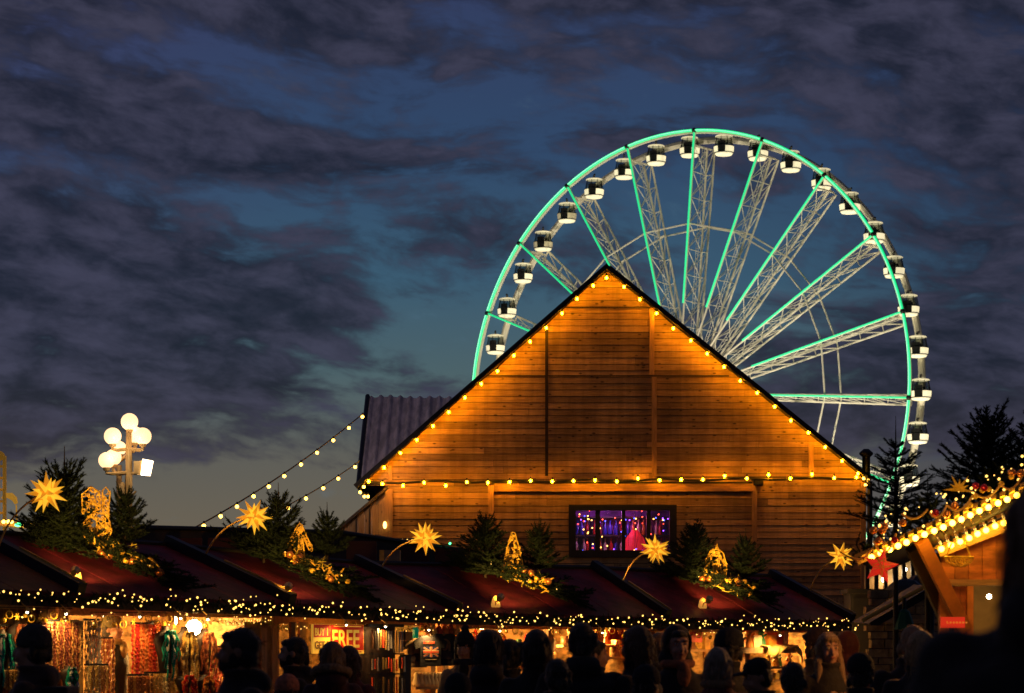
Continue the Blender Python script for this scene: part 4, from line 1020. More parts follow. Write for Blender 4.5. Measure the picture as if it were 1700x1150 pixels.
# second pale posts around the black bearded man
for (ss,px,lab) in ((s2,505,'pale upright board left of the FREE sign'),(s2,487,'narrow reddish upright post left of the FREE sign')):
    p=on(ss,px,1150,.12); m=MB(); m.ct=.8; w=.07 if px==505 else .035; m.box((-w,0,-.2),(w,.03,on(ss,px,1032,.12).z-p.z)); m.xform(frame(ss,p)); single('display_board' if px==505 else 'post',m,M_POST if px==505 else mat('red_brown_post',(.2,.05,.02),.6),lab,'board' if px==505 else 'post',p)
# BUY 1 GET 1 FREE sign
def text(body,size,mt,parent,s,loc,name='lettering',bold=.0,sx=1.,ext=.002):
    cu=bpy.data.curves.new(name,'FONT'); cu.body=body; cu.size=size; cu.extrude=ext; cu.offset=bold; cu.align_x='LEFT'
    o=bpy.data.objects.new(name,cu); COL.objects.link(o); bpy.context.view_layer.update()
    me=bpy.data.meshes.new_from_object(o.evaluated_get(bpy.context.evaluated_depsgraph_get())); bpy.data.objects.remove(o)
    M=frame(s,loc)@Matrix.Rotation(PI/2,4,'X')@Matrix.Scale(sx,4,(1,0,0)); me.transform(Matrix.Translation(-WL[parent.name])@M); me.materials.clear(); me.materials.append(mt)
    o=bpy.data.objects.new(name,me); COL.objects.link(o); o.parent=parent; WL[o.name]=WL[parent.name]; return o
sL=on(s2,519,1085,.06); sR=on(s2,604,1085,.06); sT=on(s2,519,1036,.06)
SG=thing('sale_sign','yellow and red sign reading BUY 1 GET 1 FREE hung in the third stall','sign',sL)
W_=(sR-sL).length; H_=sT.z-sL.z
myl=mat('glowing_yellow_print',(.85,.50,.05),.5,var=.1,em=(1,.5,.05),es=.42,samp='NONE'); mrd=mat('glowing_red_print',(.50,.012,.004),.5,var=.1,em=(1,.02,.003),es=.14,samp='NONE'); mdk=mat('brown_print',(.22,.09,.01),.6,var=.1)  # yellow and red print glow faintly by themselves to brighten the sign
m=MB(); m.box((0,0,0),(W_,.02,H_)); loc_part('board',m,myl,SG,s2,sL)
def rbox(x0,x1,z0,z1,mt,nm,y=-.004):
    m=MB(); m.box((x0*W_,y,z0*H_),(x1*W_,0,z1*H_)); loc_part(nm,m,mt,SG,s2,sL)
rbox(.34,.99,.12,.99,mrd,'red_field'); rbox(.02,.33,.56,.99,mrd,'red_field')
for k,(x0,x1,z) in enumerate(((.40,.62,.94),(.66,.94,.94),(.72,.95,.07))):
    rbox(x0,x1,z-.018,z+.012,myl if k<2 else mrd,'small_print',-.007)
f_=lambda x,z,y=-.006: sL+s2.d*(x*W_)+s2.b*y+Vector((0,0,z*H_))
text('BUY 1',H_*.36,myl,SG,s2,f_(.03,.62),bold=.002,sx=.80); text('GET 1',H_*.36,mdk,SG,s2,f_(.035,.17),bold=.003,sx=.80); text('FREE',H_*.86,myl,SG,s2,f_(.355,.22),bold=.004,sx=.86)
# shelf goods under the sign
def shelf(s,pxa,pxb,py,dep,label,mt=None):
    p=on(s,pxa,py,dep); q=on(s,pxb,py,dep); w=(q-p).length; m=MB(); m.ct=.6; m.box((0,0,-.03),(w,.22,0)); m.box((.02,.17,-.12),(.05,.2,-.03)); m.box((w-.05,.17,-.12),(w-.02,.2,-.03)); m.xform(frame(s,p)); single('shelf',m,mt or M_POSTH,label,'shelf',p); return p,w
# hanging chime tubes
p=on(s2,610,1040,.0); 
t=thing('wind_chimes','rack of thin metal and coloured tubes hanging right of the FREE sign','wind chimes',p)
m=MB(); Wc=(on(s2,668,1040,.0)-p).length; m.box((0,-.02,0),(Wc,.02,.03)); m.box((0,-.03,-.30),(Wc,-.02,-.285)); m.box((0,-.03,-.52),(Wc,-.02,-.505)); loc_part('rack',m,M_DARK,t,s2,p)
m=MB(); m.box((0,.10,-.95),(Wc,.12,.02)); loc_part('dark_backing',m,M_DKWOOD,t,s2,p)
random.seed(5)
for row,(z0,z1) in enumerate(((-.02,-.28),(-.32,-.50),(-.54,-.78))):
    for k in range(13):
        x=Wc*(k+.5)/13; m=MB(); m.cone((x,-.05,z0-random.uniform(0,.03)),(x,-.05,z1+random.uniform(0,.06)),.010,.012,7)
        loc_part('tube',m,random.choice([mat('brass_tube',(.75,.5,.15),.3,metal=.8,var=.1),mat('steel_tube',(.6,.55,.5),.3,metal=.8,var=.1),M_DARK,mat('red_tube',(.5,.05,.02),.4,var=.1),M_DARK,mat('brown_tube',(.2,.08,.03),.5,var=.2)]),t,s2,p)
p=on(s2,676,1150,-.0); m=MB(); m.box((-.07,0,-.2),(.07,.05,.42)); m.xform(frame(s2,p)); single('post',m,M_DARK,'thick dark post between the wind chimes and the printed T-shirts','post',p)
p=on(s2,676,1056,-.02); m=MB(); m.box((-.10,0,-.04),(.10,.02,.05)); m.xform(frame(s2,p)); single('price_card',m,mat('orange_card',(.8,.35,.05),.6,var=.1),'blank orange price card at the top of the dark post by the wind chimes','card',p)
p=on(s3,690,1050,-.1); m=MB(); m.lathe((0,0,-.06),[(.03,0),(.035,.03),(.035,.1),(.02,.12)],12); m.xform(frame(s3,p)); single('green_lantern',m,mat('green_gloss',(.0,.28,.14),.3,var=.2,em=(0,.6,.3),es=.12,samp='NONE'),'small bright green lantern hanging left above the T-shirts','lantern',p)
# T-shirts
def tshirt(s,px,py,dep,w,h,col,label,deco):
    p=on(s,px,py,dep); t=thing('t_shirt',label,'t-shirt',p,'printed T-shirts hanging in a row')
    m=MB(); m.prism([(-w*.36,0),(w*.36,0),(w*.36,h*.62),(w*.52,h*.56),(w*.60,h*.80),(w*.30,h),(w*.12,h),(0,h*.93),(-w*.12,h),(-w*.30,h),(-w*.60,h*.80),(-w*.52,h*.56),(-w*.36,h*.62)],0,.02); loc_part('shirt',m,mat('cloth_'+col,{'black':(.012,.011,.014),'tan':(.30,.17,.07)}[col],.9,var=.3,vs=12,bump=.4),t,s,p)
    m=MB(); m.cone((0,.01,h*.95),(0,.01,h*1.06),.004,.004,5); m.tube([(-w*.25,.01,h*.93),(0,.01,h*.99),(w*.25,.01,h*.93)],.005,5); loc_part('hanger',m,M_DARK,t,s,p)
    deco(t,s,p,w,h)
def flag(t,s,p,w,h):
    fw=w*.56; fh=h*.34; cx=-fw/2; z0=h*.30; y=-.003
    blue=mat('flag_blue',(.02,.02,.10),.8,var=.1); wh=mat('flag_cream',(.75,.55,.3),.8,var=.1); rd=mat('flag_red',(.6,.07,.02),.8,var=.1)
    m=MB(); m.box((cx,y,z0),(cx+fw,0,z0+fh)); loc_part('flag_field',m,blue,t,s,p)
    def bar(a,b,th,yy,mt,nm):
        m=MB(); m.beam((a[0],yy,a[1]),(b[0],yy,b[1]),.002,th,Vector((0,1,0))); 
        m=MB(); d=Vector((b[0]-a[0],0,b[1]-a[1])).normalized(); n=Vector((-d.z,0,d.x))*th/2; A_=Vector((a[0],yy,a[1])); B_=Vector((b[0],yy,b[1])); m.add([A_-n,B_-n,B_+n,A_+n],[(0,1,2,3)]); loc_part(nm,m,mt,t,s,p)
    x0,x1,za,zb=cx,cx+fw,z0,z0+fh; cz=(za+zb)/2; i=.01
    bar((x0+i,za+i),(x1-i,zb-i),fh*.17,y-.0012,wh,'diagonal'); bar((x0+i,zb-i),(x1-i,za+i),fh*.17,y-.0014,wh,'diagonal')
    bar((x0+i,za+i),(x1-i,zb-i),fh*.06,y-.0022,rd,'diagonal'); bar((x0+i,zb-i),(x1-i,za+i),fh*.06,y-.0024,rd,'diagonal')
    bar((x0,cz),(x1,cz),fh*.30,y-.003,wh,'cross'); bar((0,za),(0,zb),fh*.30,y-.0032,wh,'cross')
    bar((x0,cz),(x1,cz),fh*.17,y-.004,rd,'cross'); bar((0,za),(0,zb),fh*.17,y-.0042,rd,'cross')
    text('LONDON',h*.115,rd,t,s,p+s.d*(-w*.27)+s.b*(-.006)+Vector((0,0,h*.74)),bold=.001,sx=.95)
    m=MB(); m.box((-w*.2,-.004,h*.22),(w*.2,0,h*.235)); loc_part('print_line',m,wh,t,s,p)
def portrait(t,s,p,w,h):
    m=MB(); m.prism([(w*.12*math.cos(a*PI/8)*1.0,h*.60+h*.13*math.sin(a*PI/8)) for a in range(16)],-.006,0); loc_part('printed_face',m,mat('print_face_tone',(.35,.13,.05),.8,var=.4,vs=30),t,s,p)
    m=MB(); m.prism([(-w*.26,h*.2),(w*.26,h*.2),(w*.24,h*.4),(w*.1,h*.46),(-w*.1,h*.46),(-w*.24,h*.4)],-.005,0); loc_part('printed_shoulders',m,mat('print_dark_tone',(.05,.02,.02),.8,var=.4),t,s,p)
    m=MB(); m.prism([(w*.2*math.cos(a*PI/8),h*.64+h*.2*math.sin(a*PI/8)) for a in range(0,9)]+[(-w*.2,h*.45),(-w*.13,h*.45),(-w*.12,h*.66),(w*.12,h*.66),(w*.13,h*.45),(w*.2,h*.45)],-.008,-.006); loc_part('printed_hair',m,mat('print_hair_tone',(.25,.12,.04),.8,var=.4),t,s,p)
tshirt(s3,693,1108,-.05,.40,.34,'tan','pale T-shirt with a long haired head printed on it, leftmost in the row',portrait)
tshirt(s3,715,1106,-.09,.42,.34,'black','black T-shirt with a union flag and the word LONDON',flag)
tshirt(s3,738,1105,-.05,.42,.36,'black','black T-shirt with a hooded head print beside the LONDON shirt',portrait)
# knitted hats and small dolls on a line above
random.seed(31)
for k in range(7):
    p=on(s3,700+k*9.5,1045+random.uniform(-2,3),.1); m=MB(); m.lathe((0,0,-.07),[(.045,0),(.05,.02),(.045,.07),(.025,.11),(.012,.125),(.018,.14),(.005,.15)],10); m.xform(frame(s3,p)); o=single('knitted_hat',m,mat('wool_%d'%(k%4),[(.5,.15,.04),(.25,.08,.03),(.6,.4,.15),(.4,.05,.03)][k%4],.9,var=.4,vs=40,bump=.5),['orange','brown','cream','red'][k%4]+' knitted bobble hat hanging on the line above the T-shirts','hat',p,'knitted hats above the T-shirts')
    m=MB(); m.cone((0,0,.08),(0,0,.16),.004,.004,4)
# low white frilled goods under the T-shirts
p,w=shelf(s3,690,752,1140,.1,'shelf of pale goods below the printed T-shirts')
for k in range(8):
    q=p+s3.d*(.08+k*(w-.12)/8)+s3.b*.08; m=MB(); m.lathe((0,0,0),[(.045,0),(.05,.04),(.028,.10),(.035,.13),(.015,.16)],9); m.xform(frame(s3,q)); single('candle_holder',m,mat('cream_glaze',(.75,.6,.35),.4,var=.2),'cream glazed candle holder on the shelf below the T-shirts','candle holder',q,'candle holders below the T-shirts',smooth=True)
for k,(px,py) in enumerate(((618,1098),(620,1108),(619,1117))):
    p=on(s2,px,py,.2)
# generic goods builder
def mug(c): 
    m=MB(); m.lathe((0,0,0),[(.035,0),(.04,.01),(.04,.09),(.034,.09),(.034,.02)],12); m.tube([(.038,0,.075),(.065,0,.07),(.068,0,.035),(.038,0,.02)],.007,5); return m
def boxg(c):
    m=MB(); m.box((-.06,-.03,0),(.06,.03,.14)); m.box((-.064,-.034,.10),(.064,.034,.118)); return m
def doll(c):
    m=MB(); m.lathe((0,0,0),[(.045,0),(.04,.05),(.025,.10),(.02,.11)],10); m.ell((0,0,.135),.03); m.cone((0,0,.15),(.01,0,.22),.028,.004,8); m.cap((-.02,0,.09),(-.06,-.01,.06),.01,.008,6); m.cap((.02,0,.09),(.06,-.01,.12),.01,.008,6); return m
def jar(c):
    m=MB(); m.lathe((0,0,0),[(.035,0),(.042,.02),(.042,.08),(.03,.10),(.036,.105),(.036,.125)],12); return m
def plate(c):
    m=MB(); Mx=Matrix.Rotation(math.radians(78),3,'X'); m.lathe((0,0,.075),[(.02,-.004),(.05,0),(.075,.012),(.072,.016),(.03,.004)],16,0,Mx); return m
KIN=[('mug',mug,'mug'),('gift_box',boxg,'gift box'),('santa_figure',doll,'figurine'),('jar',jar,'jar'),('plate',plate,'plate')]
GC=[('red',(.6,.04,.02)),('orange',(.75,.26,.03)),('cream',(.75,.55,.28)),('brown',(.2,.08,.03)),('green',(.03,.16,.06)),('yellow',(.8,.5,.08))]
GME={}
def goods(s,pxa,pxb,py,dep,n,kinds,place,seed,sc=1.):
    random.seed(seed)
    p=on(s,pxa,py,dep); q=on(s,pxb,py,dep)
    for k in range(n):
        nm,fn,cat=KIN[random.choice(kinds)]; ci=random.randrange(6); key=(nm,ci)
        if key not in GME: GME[key]=fn(0).mesh(nm,mat('goods_'+GC[ci][0],GC[ci][1],.4,var=.3,vs=14),nm in('jar','mug'))
        o=bpy.data.objects.new(nm,GME[key]); COL.objects.link(o); o.location=p.lerp(q,(k+.5)/n)+s.b*random.uniform(.06,.14); o.rotation_euler=(0,0,s.rz+random.uniform(-.4,.4)); f=sc*random.uniform(.85,1.2); o.scale=(f,f,f)
        props(o,GC[ci][0]+' '+cat+' '+place,cat,'small goods '+place)
for (ss,a,b,py,dep,n,kinds,place,sd) in (
  (s0,-10,120,1118,.25,6,(0,3,2),'on the low shelf of the far left stall',101),
  (s1,380,470,1128,.5,5,(0,1,3),'on the shelf behind the dark haired man',102),
  (s2,575,606,1112,.35,4,(1,3,0),'on the shelf below the FREE sign',103),
  (s3,760,845,1072,.5,6,(2,1,4),'on the upper shelf behind the man with big dark hair',104),
  (s3,850,930,1078,.5,6,(2,4,3),'on the upper shelf either side of the dark bob',105),
  (s3,935,1040,1070,.6,7,(2,1,0),'on the upper shelf behind the broad tall man',106),
  (s3,780,900,1110,.6,6,(0,3,1),'on the middle shelf of the T-shirt stall',107),
  (s3,1010,1095,1090,.5,6,(1,2,3),'on the shelf beside the brown haired woman',108),
  (s4,1120,1190,1078,.5,5,(1,4,2),'on the shelf behind the young man with the hood',109),
  (s4,1285,1322,1128,.25,5,(0,1,3),'on the lowest visible shelf of the last stall',111),
  (s4,1280,1322,1106,.3,4,(2,2,3),'on the middle shelf of the last stall',112),
  (s4,1345,1400,1085,.4,4,(3,1),'on the shelf right of the cloth in the last stall',113)):
    shelf(ss,a,b,py,dep,'wooden shelf carrying small goods '+place); goods(ss,a,b,py-.3,dep,n,kinds,place,sd)
# toy shelf with cloth in the last stall
p=on(s4,1213,1075,.1); q=on(s4,1322,1075,.1); w=(q-p).length
m=MB(); m.ct=.8; m.box((0,0,-.07),(w,.25,0)); m.xform(frame(s4,p)); single('toy_shelf',m,M_POSTH,'thick pale shelf with toys across the middle of the last stall','shelf',p)
goods(s4,1220,1318,1074.8,.12,8,(2,1,4,2),'on the pale toy shelf of the last stall',110,1.25)
random.seed(3); m=MB(); vs=[];fs=[]; nx,nz=22,7
for i in range(nx+1):
    for j in range(nz+1):
        u=i/nx; v=j/nz; x=w*(.50+.54*u); z=.03-.16*v*(.6+.4*math.sin(u*7)); y=-.03-.03*math.sin(v*PI)-.02*math.sin(u*23+v*4); vs.append((x,y if j else .1,z+.015*math.sin(u*17)))
for i in range(nx):
    for j in range(nz): fs.append((i*(nz+1)+j,(i+1)*(nz+1)+j,(i+1)*(nz+1)+j+1,i*(nz+1)+j+1))
m.add(vs,fs); m.xform(frame(s4,p)); single('shelf_cloth',m,mat('yellow_cloth',(.62,.42,.12),.8,var=.3,vs=9),'crumpled yellow cloth draped over the right half of the toy shelf','cloth',p,smooth=True)
# red and orange hanging panels
for (ss,x0,x1,y0,y1,dep,col,lab) in ((s3,1012,1036,1044,1062,.35,(.65,.03,.02),'bright red cloth panel hung behind the brown haired woman'),(s4,1148,1166,1044,1066,.3,(.6,.08,.04),'dark pink panel hung right of the young man with the hood'),
    (s3,990,1003,1042,1064,.4,(.7,.34,.08),'narrow orange board right of the broad tall man'),(s4,1242,1258,1044,1072,.4,(.7,.30,.08),'tall orange box standing on the toy shelf'),(s4,1272,1300,1045,1074,.42,(.6,.10,.03),'wide red and orange gift bag on the toy shelf'),
    (s4,1219,1240,1044,1074,.45,(.13,.02,.01),'dark red box behind the toys on the pale shelf'),(s2,585,606,1092,1112,.5,(.05,.05,.02),'dark olive crate below the FREE sign')):
    a=on(ss,x0,y1,dep); b=on(ss,x1,y1,dep); h=on(ss,x0,y0,dep).z-a.z; w2=(b-a).length; m=MB(); m.box((0,0,0),(w2,.03,h)); m.box((w2*.1,-.01,h*.55),(w2*.9,0,h*.62)); m.xform(frame(ss,a)); single('wall_hanging' if 'panel' in lab else 'box',m,mat('c_'+lab[:14],col,.6,var=.35,vs=9),lab,'panel' if 'panel' in lab else 'box',a)
# hanging ornaments lines: gold loops along openings of stalls 3 and 4
for ss,a,b,n,lab in ((s3,770,1095,30,'row of small gold ornaments hanging under the eave of the T-shirt stall'),(s4,1115,1235,12,'row of small gold ornaments hanging under the eave of the last stall'),(s1,150,350,16,'row of gold clip lamps and ornaments under the eave above the vendor'),(s0,0,120,10,'row of small gold ornaments hanging under the eave at the far left')):
    random.seed(int(a)); t=thing('ornament_row',lab,'ornaments',on(ss,a,1036,.02)); p0=on(ss,a,{0:1008,1:1016,3:1036,4:1040}[ss.i],.03); p1=on(ss,b,{0:1010,1:1018,3:1037,4:1041}[ss.i],.03)
    m=MB(); m.tube([p0,p1],.005,4); part('line',m,M_CABLE,t)
    for k in range(n):
        p=p0.lerp(p1,(k+random.random()*.6)/n); m=MB(); L=random.uniform(.04,.14); m.cone(p,p-Vector((0,0,L)),.002,.002,4); c=p-Vector((0,0,L)); ty=k%3
        if ty==0: m.ell(c,(.025,.025,.025),None,8,6)
        elif ty==1: m.tube([c+Vector((.03*math.cos(q),0,.035*math.sin(q)))+ss.d*0 for q in [x*.52 for x in range(12)]],.006,5,True)
        else:
            for q in range(3): 
                aa=PI*q/3; dd=(ss.d*math.cos(aa)+Vector((0,0,math.sin(aa))))*.035; m.cone(c-dd,c+dd,.005,.005,4)
        part('ornament',m,M_GOLD,t)
    for k in range(n//2): inst('bulb',FAIRY[1],t,p0.lerp(p1,random.random())-Vector((0,.03,random.uniform(.0,.12))))
# ------------------------------------------------------------------ globe street lamp
YL=42.; 
SL=thing('street_lamp','tall street lamp with a cluster of white globes and a floodlight against the dusk sky','street lamp',at(212,1080,YL)*1); SL.location.z=0; WL[SL.name]=Vector((at(212,0,YL).x,YL,0))
mlp=mat('cream_lamp_paint',(.55,.38,.18),.45,var=.2,vs=3)
m=MB(); m.lathe((at(214,0,YL).x,YL,0),[(.12,0),(.12,.5),(.07,.7),(.055,at(0,752,YL).z),(.045,at(0,715,YL).z)],12); part('post',m,mlp,SL,smooth=True)
m=MB(); m.cone((at(193,0,YL).x,YL+.3,0),(at(193,0,YL).x,YL+.3,at(0,770,YL).z),.05,.045,10); part('post',m,mlp,SL)
gm=sphere_mesh('globe',.142,M_GLOBE,3)
for (px,py,cx,cy,dy,f) in ((215,700,214,716,0,1.),(187,724,214,745,-.15,1.),(224,722,214,745,.2,1.),(237,724,214,745,-.12,1.),(198,744,214,752,.45,.85),(177,764,214,784,-.2,.95),(188,759,214,784,.15,.95)):
    p=at(px,py,YL+dy); q=at(cx,cy,YL); inst('globe',gm,SL,p,None,f)
    m=MB(); lo=p-Vector((0,0,.17)); m.tube([q,Vector((q.x+(p.x-q.x)*.75,q.y+(p.y-q.y)*.75,min(q.z,lo.z)-.03)),Vector((p.x,p.y,lo.z-.04)),p-Vector((0,0,.12))],.030,7); m.cone(p-Vector((0,0,.17)),p-Vector((0,0,.10)),.05,.07,10); part('arm',m,mlp,SL)
m=MB(); c=at(238,775,YL-.1); m.box((c.x-.16,c.y,c.z-.11),(c.x-.02,c.y+.25,c.z+.10)); m.tube([at(214,785,YL),at(228,786,YL-.05),c+Vector((-.08,.1,-.1))],.025,6); part('floodlight_housing',m,mlp,SL)
m=MB(); m.prism([(c.x-.04,c.z-.13),(c.x+.10,c.z-.14),(c.x+.15,c.z+.10),(c.x-.01,c.z+.13)],c.y-.02,c.y+.1); part('floodlight_lens',m,mat('floodlight_glow',(1,.9,.7),.3,var=0,em=(1,.72,.4),es=9.),SL)
m=MB(); m.lathe(at(203,812,YL),[(.02,-.12),(.1,-.1),(.06,.05),(.02,.12)],10); m.tube([at(203,822,YL),at(217,826,YL-.1),at(226,815,YL-.1)],.018,5); part('hanging_basket_bracket',m,mlp,SL)
fl_=lamp('SPOT','flood_lamp',at(247,775,YL-.15),1000,(1,.74,.60),SL,spot_size=math.radians(34),spot_blend=.8,shadow_soft_size=.1); aim(fl_,at(690,720,52.),at(247,775,YL-.15))
lamp('POINT','globe_glow',at(205,745,YL-.6),12,(1,.7,.35),SL,shadow_soft_size=.15)

# ------------------------------------------------------------------ right hand timber hut (gable end faces the camera)
YR=20.
HU=thing('timber_hut','orange-lit timber hut with sloping bulb-edged roof at the right, partly hidden by the dark figure','hut',(at(1640,0,YR).x,YR,0))
p1=at(1425,944,YR); p2=at(1790,787,YR); slope=(p2-p1).normalized(); nrm=Vector((-slope.z,0,slope.x))
def slab(mb,a,b,th,y0,y1):
    vs=[]
    for y in (y0,y1):
        for q in (a,b,b+nrm*th,a+nrm*th): vs.append((q.x+.19*(y-YR),y,q.z))
    mb.add(vs,[(0,1,2,3),(7,6,5,4),(0,4,5,1),(1,5,6,2),(2,6,7,3),(3,7,4,0)])
up_=Vector((0,0,.055))
m=MB(); slab(m,p1+up_,p2+up_,.06,YR+.05,YR+3.4); part('roof',m,M_DKWOOD,HU)
m=MB(); m.ct=.4; slab(m,p1+Vector((0,0,.03)),p2+Vector((0,0,.03)),.085,YR+.0,YR+.045); part('barge_board',m,M_POSTH,HU)
b1=at(1540,925,YR+.55); b2=at(1790,828,YR+.55)
m=MB(); m.ct=.9; slab(m,b1,b2,.10,YR+.5,YR+.55); part('inner_beam',m,M_POSTH,HU)
m=MB(); m.add([p1+Vector((.5,.06,.25)),p2+Vector((0,.06,.03)),b2+Vector((0,-.02,.11)),b1+Vector((0,-.02,.11))],[(0,1,2,3)]); 
m=MB()
for k in range(9):   # soffit boards
    f0=k/9; f1=(k+.92)/9; A0=p1.lerp(p2,.30)+Vector((0,.05,.02)); A1=p2+Vector((0,.05,.02)); B0=b1+Vector((.05,-.0,.10)); B1=b2+Vector((0,-.0,.10))
    m.ct=random.random(); q=[A0.lerp(B0,f0),A1.lerp(B1,f0),A1.lerp(B1,f1),A0.lerp(B0,f1)]; m.add(q,[(0,1,2,3)])
part('soffit',m,mat('brown_soffit_boards',(.09,.028,.014),.6,var=.4,vs=5,tint=.3),HU)
mw=mat('reddish_wall_boards',(.50,.15,.04),.6,var=.45,vs=3.5,stretch=(1,1,5),bump=.4,tint=.25)
zt=at(0,966,YR+.6).z
m=MB()
xL=at(1562,0,YR+.6).x; xR=at(1790,0,YR+.6).x
for k in range(10):
    a=xL+(xR-xL)*k/10; b=xL+(xR-xL)*(k+1)/10-.004; m.ct=random.random()
    zz=lambda x: b1.z+(b2.z-b1.z)*(x-b1.x)/(b2.x-b1.x)
    m.prism([(a,zt+.02),(b,zt+.02),(b,zz(b)),(a,zz(a))],YR+.58,YR+.62)
part('gable_wall',m,mw,HU)
m=MB(); m.ct=.6; m.box((xL-.02,YR+.5,zt-.03),(xR,YR+.62,zt+.018)); part('header_beam',m,M_POSTH,HU)
m=MB()
for k in range(3):
    m.ct=random.random(); a=xL+.05+k*.052; m.box((a,YR+.58,0),(a+.048,YR+.62,zt-.035))
m.box((xL-.02,YR+.54,0),(xL+.045,YR+.62,zt-.035)); part('lower_wall',m,mw,HU)
x=at(1604,0,YR+.55).x; m=MB(); m.ct=1.; m.box((x,YR+.5,0),(x+.05,YR+.57,zt-.035)); part('post',m,MC['orange_lit_pine'] if 'orange_lit_pine' in MC else mat('orange_lit_pine',(.80,.27,.045),.6,var=.25,vs=5,bump=.2),HU)  # orange lamplight on the post put into the wood colour
m=MB(); m.box((x+.22,YR+2.4,0),(xR+.9,YR+2.45,2.5)); part('inner_wall',m,mat('olive_plaster',(.28,.17,.05),.7,var=.5,vs=2.),HU)
m=MB(); m.beam((xR,YR+.62,1.2),(xR+.5,YR+3.3,1.2),.04,2.4); m.beam((xL,YR+.63,1.1),(xL+.5,YR+3.3,1.1),.04,2.2); part('side_wall',m,M_DKWOOD,HU)
m=MB(); m.box((x+.05,YR+.45,0),(xR,YR+.75,1.05)); part('counter',m,M_POSTH,HU)
q0=at(1529,897,YR+.06); q1=at(1602,1043,YR+.45)
m=MB(); m.ct=.8; m.beam(q0,q1,.10,.10,Vector((0,1,0))); part('brace',m,mat('orange_lit_pine',(.80,.27,.045),.6,var=.25,vs=5,bump=.2),HU)  # brace too has the orange light painted into its wood
m=MB(); m.ct=.0; m.beam(q0+Vector((-.02,.35,-.05)),q1+Vector((-.07,.35,0)),.08,.10,Vector((0,1,0))); part('brace',m,M_DKWOOD,HU)
lamp('POINT','hut_lamp',at(1660,985,YR+1.4),14,(1,.6,.2),HU,shadow_soft_size=.08); inst('lamp_bulb',LM,HU,at(1642,990,YR+1.6),None,.35)
t=thing('added_lantern','added lantern in front of the right hut to light the crowd, beside the dark figure','lantern',at(1705,905,17.4))  # lantern added to light the faces and the brace from the front
inst('lamp_bulb',LM,t,at(1705,915,17.4),None,.9); m=MB(); c=at(1705,915,17.4); m.lathe(c,[(.10,.08),(.06,.13),(.015,.18)],10); m.tube([c+Vector((0,0,.17)),c+Vector((0,.2,.35)),Vector((c.x+.1,YR+.05,c.z+.3))],.012,6); part('hood',m,M_DARK,t)
lamp('POINT','added_lantern_lamp',c-Vector((0,0,.11)),62,(1,.40,.07),t,shadow_soft_size=.09)
# bulb strings of the hut
GB=sphere_mesh('bulb',.0235,mat('round_party_bulb',(1,.85,.6),.3,var=0,em=(1,.55,.036),es=20.),2)
fb=[(1447,925),(1462,918),(1477,912),(1491,906),(1505,900),(1520,893),(1535,887),(1551,881),(1566,875),(1581,868),(1596,862),(1611,855),(1626,848),(1641,842),(1657,835),(1672,829),(1688,822),(1704,815)]
rope=mat('golden_rope',(.75,.42,.10),.5,var=.3,vs=40,metal=.2)
string('string_lights','front row of round bulbs along the roof edge of the right hut',[at(x,y-9+1.5*math.sin(k*2.1),YR-.05) for k,(x,y) in enumerate([(1430,932)]+fb+[(1720,808)])],.013,[at(x,y,YR-.10) for x,y in fb],GB,mats=rope)
sb=[(1563,911),(1579,905),(1594,899),(1609,893),(1623,886),(1637,880),(1652,873),(1666,868),(1682,861)]
string('string_lights','second row of round bulbs along the inner beam of the right hut',[at(x,y-6,YR+.42) for x,y in [(1550,916)]+sb],.009,[at(x,y,YR+.42) for x,y in sb],GB,mats=rope)
t=thing('icicle_lights','short yellow light strands running between the two bulb rows of the right hut','fairy lights',at(1600,890,YR+.2))
for (a,b) in (((1566,882),(1575,903)),((1581,876),(1590,897)),((1597,869),(1606,890)),((1612,863),(1620,884)),((1628,857),(1636,877)),((1643,850),(1651,870)),((1659,843),(1666,862)),((1552,889),(1562,904))):
    m=MB(); P0=at(*a,YR+.0); P1=at(*b,YR+.44); m.tube([P0,P0.lerp(P1,.5)+Vector((.01,0,-.01)),P1],.006,5); part('strand',m,rope,t)
    for f in (.3,.5,.72,.9): inst('bulb',FAIRY[2] if f>.6 else FAIRY[1],t,P0.lerp(P1,f)-Vector((0,.02,0)))
# garland on the roof edge
def hutline(x,dy=0,Y=YR): return at(x,925-(x-1447)*.431+dy,Y)
t=thing('fir_garland','thick fir garland with baubles and fairy lights on top of the right hut roof edge','garland',hutline(1440,-20))
g0=hutline(1415,-10,YR-.02); g1=hutline(1740,-10,YR-.02); L=(g1-g0).length; m=MB()
for dz,r,sd in ((.02,.10,1),(.10,.12,2),(.17,.10,3)):
    k=len(m.v); mm=garland_mesh(L*(1-.08*sd),r,200+sd); mm.xform(Matrix.Translation(g0+(g1-g0).normalized()*L*.06*(sd-1)+Vector((0,.06*sd,dz)))@(g1-g0).to_track_quat('X','Z').to_matrix().to_4x4())
    m.v+=mm.v; m.f+=[tuple(i+k for i in f) for f in mm.f]; m.m+=mm.m; m.t+=mm.t
part('foliage',m,M_FIR,t)
random.seed(77)
for k in range(64):
    x=1440+random.random()*265; inst('bulb',random.choice(FAIRY),t,hutline(x,-12-random.random()*48,YR-.13))
copper=BAUBLE[1]
for k in range(16):
    x=1440+random.random()*255; inst('bauble',random.choice(BAUBLE),t,hutline(x,-15-random.random()*35,YR-.12),None,.75)
RB=sphere_mesh('bauble',.03,mat('crimson_gloss',(.5,.02,.05),.2,metal=.5,var=.1),2)
for x,dy in ((1553,-28),(1634,-35),(1485,-12),(1620,-44)): inst('bauble',RB,t,hutline(x,dy,YR-.14))
m=MB()
